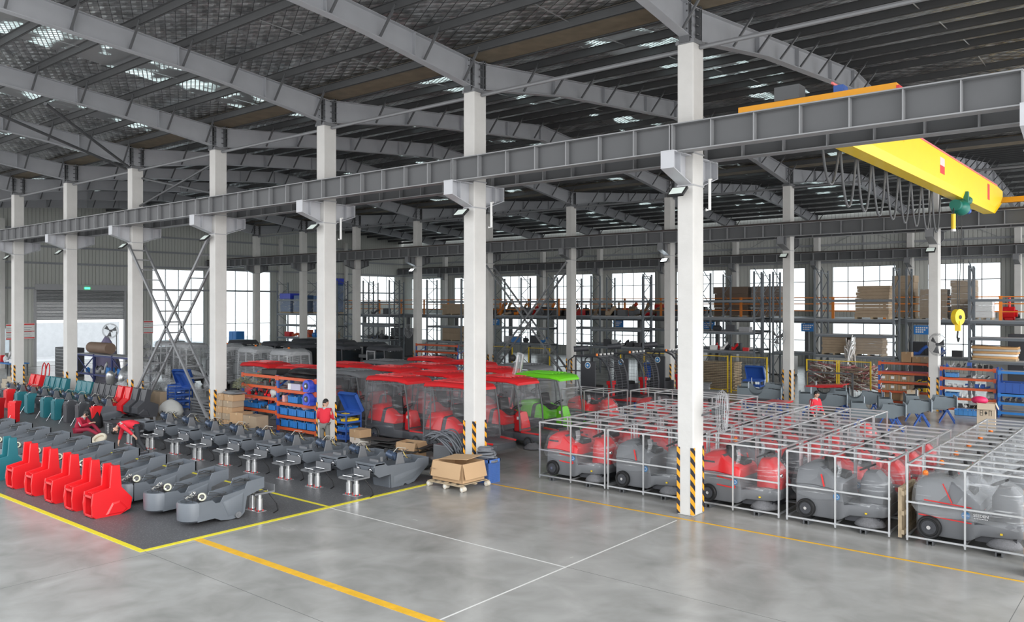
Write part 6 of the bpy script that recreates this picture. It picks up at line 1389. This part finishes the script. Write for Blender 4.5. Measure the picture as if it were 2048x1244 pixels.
mb = MB(REDP); mb.M = Matrix.Translation((-10.4,20.5,1.12)) @ Matrix.Rotation(-.08,4,'Y'); mb.box(-.9,.8,-.4,.5,.0,.03); mb.box(-.9,.8,-.42,-.38,-.08,.03); tag(mb.build('red_sheet', None), 'flat red panel lying on the slate steel frames behind the worker', 'panel')
for i, (x, y, z, r_) in enumerate(((-17.0,11.3,.95,.1),(-13.8,12.6,.95,-.1),(-12.3,14.3,.95,.05))):
    t = thing('deck_bench', ['red flat machine panel on a bench in front of the loaders','red flat machine panel on a bench right of the loaders','red flat machine panel behind the round cage fan'][i], 'bench', (x+1.6, y, 0), r_)
    mb = MB(REDP); mb.box(-.9,.9,-.5,.5,.92,.98); mb.build('panel', None, t, bev=.02); mb = MB(BLUE)
    for sx in (-.7,.7):
        for sy in (-.4,.4): mb.box(sx-.03,sx+.03,sy-.03,sy+.03,0,.92)
    mb.box(-.7,.7,-.42,-.38,.4,.45); mb.build('bench_frame', None, t); mb = MB(GREYD); mb.box(-.5,.1,-.3,.3,.98,1.0); mb.build('dark_inset', None, t)
# orange and blue shelves at the right
rack('storage_rack', (-9.05,23.55,0), 2.15, .6, 2.12, (.30,.77,1.20,1.62,2.08), 'orange and blue shelving with rows of small cartons, left of the right column', group='orange and blue shelves at the right')
rack('storage_rack', (-6.30,22.9,0), 2.1, .6, 2.06, (.25,.70,1.14,1.56,2.0), 'orange and blue shelving with blue bins, right of the right column', group='orange and blue shelves at the right')
rack('storage_rack', (-4.05,22.7,0), 2.2, .7, 2.02, (.25,.65,1.0,1.95), 'all-blue shelving at the right picture edge', beam=BLUEP)
for r_, z in ((0,.772),(1,1.202)):
    for k in range(13): carton(-8.9+k*.10, 23.85, z, .095, .45, .29, '%s small carton from the left on the %s carton shelf' % ((ORD+['thirteenth'])[k], 'lower' if r_ == 0 else 'upper'), CARD if k % 2 else CARDD, group='small cartons on the orange shelves', tape_=False, name='small_carton')
    for k in (0, 4, 9): mb = MB(WHITE); mb.box(-8.95+k*.10,-8.80+k*.10,23.6,23.604,z+.1,z+.22); tag(mb.build('paper_label', None), '%s white paper label on the %s row of small cartons' % (ORD[k//4], 'lower' if r_ == 0 else 'upper'), 'label')
carton(-8.5,23.9,.305,.7,.45,.36,'large brown carton on the lowest orange shelf', CARD); carton(-7.45,23.0,0,.42,.42,.9,'pale brown carton standing in front of the carton shelf', mat('pale_carton', (.55,.45,.34), .8)); carton(-7.9,23.85,2.10,.42,.4,.46,'taller brown carton on top of the carton shelf', CARD); carton(-7.45,23.85,2.10,.4,.4,.26,'middle brown carton on top of the carton shelf', CARD); carton(-7.1,23.8,2.10,.36,.4,.27,'right brown carton on top of the carton shelf', CARDD)
mb = MB(mat('pink_sheet', (.45,.10,.13), .6)); mb.box(-8.95,-7.0,23.55,24.1,1.625,1.66); tag(mb.build('pink_sheet', None), 'flat dusty pink sheet on the second orange shelf from the top', 'sheet')
bin_(-5.9,23.15,1.565,.5,.4,.2,'blue bin on the upper shelf right of the column', mat('light_blue_bin', (.08,.28,.62), .4)); bin_(-5.9,23.15,.705,.5,.4,.2,'blue bin on the lower shelf right of the column', mat('light_blue_bin', (.08,.28,.62), .4)); bin_(-5.2,22.55,.0,.9,.4,.26,'blue bin on the floor below the right shelving', mat('light_blue_bin', (.08,.28,.62), .4)); bin_(-3.4,22.95,1.02,1.3,.5,.5,'large deep blue bin on the blue shelving at the edge', BLUE)
for k in range(4): mb = MB(WHITE); x = -5.5+k*.19; mb.cyl((x,23.1,.705),(x,23.1,.83),.05,10); mb.cyl((x,23.1,.83),(x,23.1,.88),.03,8); tag(mb.build('white_canister', None, smooth='auto'), '%s small white canister from the left on the right shelving' % ORD[k], 'canister', 'white canisters')
clutter('spare_parts',(-5.4,-4.4,23.0,23.4,1.565,1.85),26,61,'white and grey parts on the top shelf right of the column',[WHITE,STEELL,GREYD]); clutter('spare_parts',(-6.1,-4.4,23.0,23.4,1.145,1.45),40,62,'silver wrapped parts on the middle shelf right of the column',[GALV,WHITE,STEELL,BLUE]); clutter('spare_parts',(-4.7,-4.35,23.0,23.4,.705,1.0),14,63,'grey crumpled parts beside the white canisters',[STEELL,WHITE]); clutter('spare_parts',(-6.1,-4.4,23.0,23.4,.26,.6),50,64,'small dark and white hardware on the lowest shelf right of the column',[BLACK,WHITE,GREYD],r=(.02,.05)); clutter('spare_parts',(-7.7,-7.0,23.6,24.1,.775,1.05),22,65,'black and yellow packs beside the lower carton row',[BLACK,YEL,GREYD]); clutter('spare_parts',(-7.55,-7.0,23.6,24.1,1.205,1.5),22,66,'black packs beside the upper carton row',[BLACK,YEL,GREYD]); clutter('spare_parts',(-6.2,-4.3,23.0,23.4,2.0,2.22),44,67,'grey and black parts on top of the right shelving',[BLACK,STEELL,BLUE,GREYD]); clutter('spare_parts',(-3.9,-2.1,22.8,23.3,.66,.9),24,68,'blue and grey parts on the edge shelving',[BLUE,GREYD])
t = carton(-3.95,19.4,0,.62,.5,.92,'open brown carton marked with three black symbols behind the last cages', mat('pale_carton', (.55,.45,.34), .8), .1, True); mb = MB(BLACK)
mb.M = Matrix.Translation((0,-.256,.55)); mb.box(-.20,-.10,0,.003,-.1,.1); mb.m(mat('pale_carton', (.55,.45,.34), .8)); mb.box(-.185,-.115,-.002,.003,-.085,-.01); mb.box(-.185,-.115,-.002,.003,.01,.085); mb.m(BLACK); mb.disc((0,0,0),(0,1,0),.045,.004,12); mb.box(-.008,.008,0,.003,-.08,.08); mb.box(.10,.115,0,.003,-.1,.1); mb.box(.18,.195,0,.003,-.1,.1); mb.box(.10,.195,0,.003,.085,.1); mb.build('printed_symbols', None, t)
mb = MB(mat('magenta_bag', (.75,.03,.13), .5, bump=.4, bscale=9)); mb.ell((-4.2,19.5,1.0),(.3,.24,.16),14,8); tag(mb.build('magenta_bag', None, smooth=True), 'bright magenta bag in the open carton behind the last cages', 'bag')
# blue shelf trolleys
trolley((-14.6,22.2,0), .1, 'blue shelf trolley with raised lid in front of the timber stack'); trolley((-19.6,20.9,0), .3, 'blue shelf trolley with lid left of the nearest column, beside the loaders')
t = thing('steel_stillage', 'empty grey square steel frame standing behind the walking worker', 'stillage', (-12.4,23.4,0)); mb = MB(STEELD); mb.bar((0,0,.75),(2.2,0,.75),.07); mb.bar((0,0,1.45),(2.2,0,1.45),.07); mb.bar((0,0,0),(0,0,1.48),.07); mb.bar((2.2,0,0),(2.2,0,1.48),.07); mb.build('frame', None, t)
# shelf rack of tangled parts mid-left and green case
rack('storage_rack', (-35.6,19.2,0), 3.6, .8, 2.3, (.5,.95,1.4,1.85,2.28), 'low orange and blue rack crammed with tangled metal parts left of the second column', group=None)
clutter('spare_parts',(-35.3,-32.3,19.3,19.9,.55,2.2),150,71,'tangled grey and blue metal parts filling the low orange rack',[STEELL,GREYD,STEELD,BLUEP],r=(.05,.13),heap=True)
mb = MB(OLIVE); mb.M = Matrix.Translation((-37.6,18.3,.95)) @ Matrix.Rotation(.7,4,'Y') @ Matrix.Rotation(.3,4,'Z'); mb.box(-.8,.5,-.5,.5,-.35,.35); tag(mb.build('green_case', None, bev=.03), 'olive green case tipped on its corner behind the red roofs', 'case')
t = thing('milk_churn', 'silver cylinder beside the tipped green case', 'cylinder', (-36.4,18.0,0)); mb = MB(GALV); mb.cyl((0,0,0),(0,0,1.3),.2,16); mb.build('tank', None, t, smooth='auto'); mb = MB(STEELL); mb.cyl((0,0,1.3),(0,0,1.55),.1,12); mb.build('neck', None, t)
for i, (x, y, r_) in enumerate(((-33.0,21.2,.5),(-32.2,21.0,-.4))): carton(x, y, 1.2 if 0 else .0, .55, .55, 1.75, ['dusty carton left of the lattice foot','dusty carton right of its neighbour at the lattice foot'][i], CARDD, r_)
# dark operator cabs behind and film-wrapped cabs at left
def make_op_cab(wrapped):
    t = thing('operator_cab', '', 'operator cab'); fm = STEELL if wrapped else GREYD; DG = mat('dark_tinted_glass', (.02,.025,.03), .08)
    mb = MB(fm); 
    mb.box(-.75,.75,-.7,.7,.35,.55); shell(mb, [(-.85,.6,.55,2.22,2.38,.06),(-.6,.74,.68,2.22,2.46,.08),(.5,.74,.68,2.22,2.46,.08),(.85,.62,.55,2.2,2.36,.06)], 0)
    for x in (-.72,.0,.72):
        for y in (-.68,.68): mb.tube([(x,y,.5),(x+.06*(x>0),y,1.4),(x*.95,y*.95,2.25)],.04,6)
    mb.build('cab_shell', None, t, smooth='auto')
    if not wrapped:
        for (x0,x1) in ((-.68,-.04),(.05,.7)):
            mb = MB(DG); mb.box(x0,x1,-.69,-.68,1.15,2.15); mb.build('side_glass', None, t)
        mb = MB(DG); mb.box(.76,.77,-.62,.62,1.0,2.15); mb.build('windscreen', None, t)
        mb = MB(GREYD); mb.box(-.7,.7,-.70,-.66,.5,1.15); mb.box(-.74,-.70,-.66,.66,.5,2.2); mb.build('lower_panel', None, t)
        mb = MB(STEELL); mb.bar((-.68,-.71,1.12),(-.04,-.71,1.12),.05); mb.bar((-.68,-.71,2.17),(-.04,-.71,2.17),.05); mb.bar((-.68,-.71,1.1),(-.68,-.71,2.2),.05); mb.bar((-.04,-.71,.5),(-.04,-.71,2.2),.05); mb.bar((-.68,-.71,.5),(-.68,-.71,1.12),.05); mb.build('door_frame', None, t)
    else:
        mb = MB(GREYD, BLACK); mb.box(-.6,.5,-.5,.5,.5,1.2); mb.m(BLACK); mb.box(-.3,.2,-.3,.3,1.2,1.8); mb.build('interior', None, t)
        mb = MB(STEELL)
        for k in range(9): mb.bar((-.9,-.6,1.2+k*.12),(-.9,.6,1.2+k*.12),.04)
        mb.build('rear_grille', None, t)
        mb = MB(FILMW); shell(mb, [(-.95,.75,.68,.4,2.44,.12),(-.5,.82,.74,.3,2.52,.14),(.3,.80,.75,.35,2.53,.14),(.95,.74,.64,.45,2.42,.14)], 0); mb.build('film_wrap', None, t, smooth=True)
        mb = MB(ORNL); mb.ell((-.1,0,2.54),(.07,.07,.05),8,6); mb.build('beacon', None, t)
    mb = MB(STEELD); mb.box(-1.6,-.8,-.55,.55,1.75,1.95); mb.box(-1.5,-.85,-.5,.5,1.0,1.6); mb.box(-1.4,-.9,-.4,.4,.3,.9); mb.build('engine_stack', None, t, bev=.03)
    mb = MB(BLACK)
    for x in (-1.1,.55):
        for y in (-.62,.62): mb.cyl((x,y-.12,.32),(x,y+.12,.32),.32,16)
    for x in (-1.1,.55): mb.box(x-.1,x+.1,-.6,.6,.25,.4)
    mb.build('wheel_set', None, t, smooth='auto')
    return t
oc = make_op_cab(False); ow = make_op_cab(True)
OC = [(-38.6,12.6),(-41.8,13.2),(-45.3,13.0),(-35.4,13.2),(-32.5,13.8),(-43.5,16.6),(-40.0,16.8),(-36.4,16.2)]
for i, (x, y) in enumerate(OC):
    o = oc if i == 0 else dup(oc); o.location = (x, y, 0); o['label'] = 'dark operator cab, ' + ['large one just left of the third column','second to the left of the third column','leftmost of the front line behind the shelving','first to the right of the third column','last of the line right of the third column','rear line, left','rear line, middle','rear line, right'][i]; o['group'] = 'dark operator cabs'
OW = [(-36.4,8.2),(-39.9,8.6),(-43.6,8.4),(-47.4,9.2),(-33.0,7.9)]
for i, (x, y) in enumerate(OW):
    o = ow if i == 0 else dup(ow); o.location = (x, y, 0); o['label'] = 'silver film-wrapped operator cab, %s from the right' % ORD[[1,2,3,4,0][i]]; o['group'] = 'film-wrapped operator cabs'
mb = MB(FILMW, GALV); rnd = random.Random(5)
for i in range(46):
    p = Vector((-39.6+rnd.uniform(-3.6,4), 4.3+rnd.uniform(-1.0,1.2), rnd.uniform(.1,1.2))); mb.m(rnd.choice([FILMW, FILMW, GALV])); mb.M = Matrix.Translation(p) @ Euler((rnd.uniform(0,3),rnd.uniform(0,3),rnd.uniform(0,3))).to_matrix().to_4x4(); mb.ell((0,0,0),(rnd.uniform(.3,.7),rnd.uniform(.2,.4),rnd.uniform(.1,.25)),10,6) if i % 3 else mb.cyl((-.6,0,0),(.6,0,0),.03,6)
mb.M = None; tag(mb.build('wrapped_scrap', None, smooth=True), 'heap of film-wrapped metal parts behind the lattice brace at left', 'wrapped parts', kind='stuff')
# left background: blue trestle rack, roll, fans, tool chest, hand trucks, boards, boxes
t = thing('parts_rack', 'dark blue steel rack with blue parts on it behind the teal housings', 'rack', (-51.5,5.2,0)); NV = mat('navy_rack', (.04,.05,.16), .5)
for x in (0,2.4,4.8,7.2):
    for y in (0,1.1): mb = MB(NV); mb.box(x-.05,x+.05,y-.05,y+.05,0,1.75); mb.build('post', None, t)
for z in (.5,1.65): mb = MB(NV); mb.box(0,7.2,-.03,.03,z-.05,z+.05); mb.box(0,7.2,1.07,1.13,z-.05,z+.05); mb.build('rail', None, t); 
for x in (0,4.8): mb = MB(NV); mb.bar((x,0,.2),(x+2.4,0,1.6),.05); mb.bar((x+2.4,0,.2),(x,0,1.6),.05); mb.build('diagonal', None, t)
mb = MB(STEELL); mb.box(0,7.2,0,1.1,1.7,1.73); mb.box(0,7.2,0,1.1,.5,.53); mb.build('deck', None, t)
mb = MB(mat('brown_wrapped_roll', (.22,.15,.11), .6, bump=.5, bscale=9)); mb.cyl((-50.6,5.7,2.1),(-48.0,5.7,2.1),.34,16); tag(mb.build('wrapped_roll', None, smooth='auto'), 'brown film-wrapped roll lying on the dark blue rack', 'roll')
clutter('spare_parts',(-51,-45,5.3,6.2,.55,1.1),90,81,'bright blue and grey parts on the lower deck of the dark blue rack',[BLUEP,BLUEP,STEELL,GREYD],r=(.06,.16))
fan(-44.6,5.6,2.75,.2,'large silver fan on a stand before the shutter opening',.55); fan(-52.0,7.5,3.05,.9,'slim fan left of the silver fan before the shutter opening',.5); fan(-39.0,3.2,2.55,.7,'big round drum fan beside the fourth column from the left',.55)
for (x, y, lab) in ((-44.6,6.0,'stand pole of the large silver fan'),(-52.0,7.9,'stand pole of the slim fan'),(-39.0,3.65,'stand pole of the drum fan')): mb = MB(STEELD); mb.cyl((x,y,0),(x,y,2.7 if y < 7 else 3.0),.03,8); mb.disc((x,y,.02),(0,0,1),.3,.03,16); tag(mb.build('fan_stand', None), lab, 'stand')
t = thing('tool_chest', 'dark grey multi-drawer tool chest behind the teal housings', 'tool chest', (-55.5,6.4,-.1)); mb = MB(GREYD); mb.box(-1.3,1.3,-.4,.4,.1,2.0); mb.build('body', None, t)
for k in range(8): mb = MB(STEELD); mb.box(-1.25,1.25,-.43,-.4,.2+k*.22,.37+k*.22); d_ = mb.build('drawer', None, t); mb = MB(STEELL); mb.box(-1.1,1.1,-.45,-.43,.32+k*.22,.35+k*.22); mb.build('handle', None, d_)
t = thing('hand_truck', 'red tubular double-loop hand truck behind the teal housings', 'hand truck', (-48.3,1.9,0)); mb = MB(RED); 
for s in (0,.55): mb.tube([(s,0,.1),(s,.1,1.1),(s+.1,.12,1.35),(s+.25,.12,1.45),(s+.4,.12,1.35),(s+.48,.1,1.1),(s+.48,0,.1)],.03,6)
mb.build('frame', None, t); mb = MB(BLACK); mb.disc((0,.1,.14),(1,0,0),.14,.06,14); mb.disc((1.03,.1,.14),(1,0,0),.14,.06,14); mb.build('wheels', None, t)
k = 0
for (x, y, z, rz, sx) in ((-47.6,.6,0,.2,1.5),(-47.7,.6,.27,.25,1.45),(-47.5,.6,.54,.15,1.2),(-49.6,1.0,0,.1,1.3),(-49.5,1.0,.27,.2,1.1)):
    carton(x, y, z, sx, .8, .26, 'flat pale carton, %s of the low pile left of the red housings' % ORD[k], mat('pale_flat_carton', (.42,.36,.28), .85), rz, group='flat pale cartons'); k += 1
for (y, z, h_, lab) in ((6.55,2.1,1.0,'white notice board with red bands at the left wall edge'),(7.7,2.15,1.0,'white notice board with red bands left of the roller shutter'),(17.0,2.3,.9,'white notice board with red bands between shutter and tall window')):
    t = thing('notice_board', lab, 'notice board', (XE+.25, y, z)); mb = MB(WHITE); mb.box(0,.03,-.42,.42,0,h_+.2); mb.build('panel', None, t); mb = MB(REDL, GREYD); mb.box(.03,.034,-.4,.4,h_+.06,h_+.16); mb.box(.03,.034,-.4,.4,.04,.12); mb.box(.03,.034,-.4,.4,h_*.55,h_*.6); mb.build('red_band', None, t)
    mb = MB(GREYD); 
    for i in range(5): mb.box(.03,.034,-.34,.2-.1*(i%2),.2+i*.16,.22+i*.16)
    mb.build('text_line', None, t)
mb = MB(mat('hanging_plastic', (.7,.72,.74), .4)); mb.box(XE+.3,XE+.33,4.2,5.1,4.2,7.0); tag(mb.build('hanging_sheet', None), 'pale sheet hanging at the left picture edge on the end wall', 'sheet')
t = thing('work_table', 'cluttered blue work table at the left edge behind the first pillar', 'table', (-58,3.6,0)); mb = MB(BLUEP); mb.box(-1.8,1.8,-.6,.6,.9,.96); mb.build('top', None, t)
for sx in (-1.7,1.7):
    for sy in (-.5,.5): mb = MB(STEELD); mb.box(sx-.04,sx+.04,sy-.04,sy+.04,0,.9); mb.build('leg', None, t)
clutter('spare_parts',(-59.5,-56.5,3.2,4.0,.97,1.7),60,83,'tools and parts heaped on the blue work table at the left edge',[BLUEP,WHITE,RED,STEELL],r=(.05,.14)); t = thing('robed_frame', 'purple and grey draped equipment before the shutter opening', 'equipment', (-55.0,8.6,0)); mb = MB(mat('lilac_cover', (.25,.22,.35), .6, bump=.4)); mb.loft([[(r*(1+.12*math.sin(4*a))*math.cos(a), r*.8*math.sin(a), z) for a in [2*PI*q/20 for q in range(20)]] for r, z in ((1.1,.02),(1.0,.8),(.75,1.5),(.4,2.2),(.12,2.6))]); mb.build('cover', None, t, smooth=True)
# machine arm leaning over the red roof, corrugated stack under the lattice
t = thing('machine_arm', 'clear tube and black arm leaning over the red cab roof right of the second column', 'arm', (-17.6,6.6,0)); mb = MB(GALV); mb.bar((0,0,0),(.6,.0,2.9),.06); mb.bar((.15,.1,0),(.75,.1,2.9),.06); mb.build('rails', None, t); mb = MB(FILMW); mb.bar((.35,.05,2.0),(.65,.05,2.95),.22,.12); mb.build('cover', None, t); mb = MB(BLACK); mb.ell((.3,.05,2.75),(.12,.1,.14),10,8); mb.build('joint', None, t)
t = thing('ribbed_panels', 'stack of grey ribbed plastic panels at the foot of the front lattice brace', 'panels', (-30.0,1.9,0))
for k in range(6): mb = MB(GREYB); mb.box(-1.1+.05*math.sin(k),1.1,-.4,.4,.02+k*.12,.11+k*.12); mb.build('panel', None, t, bev=.02)
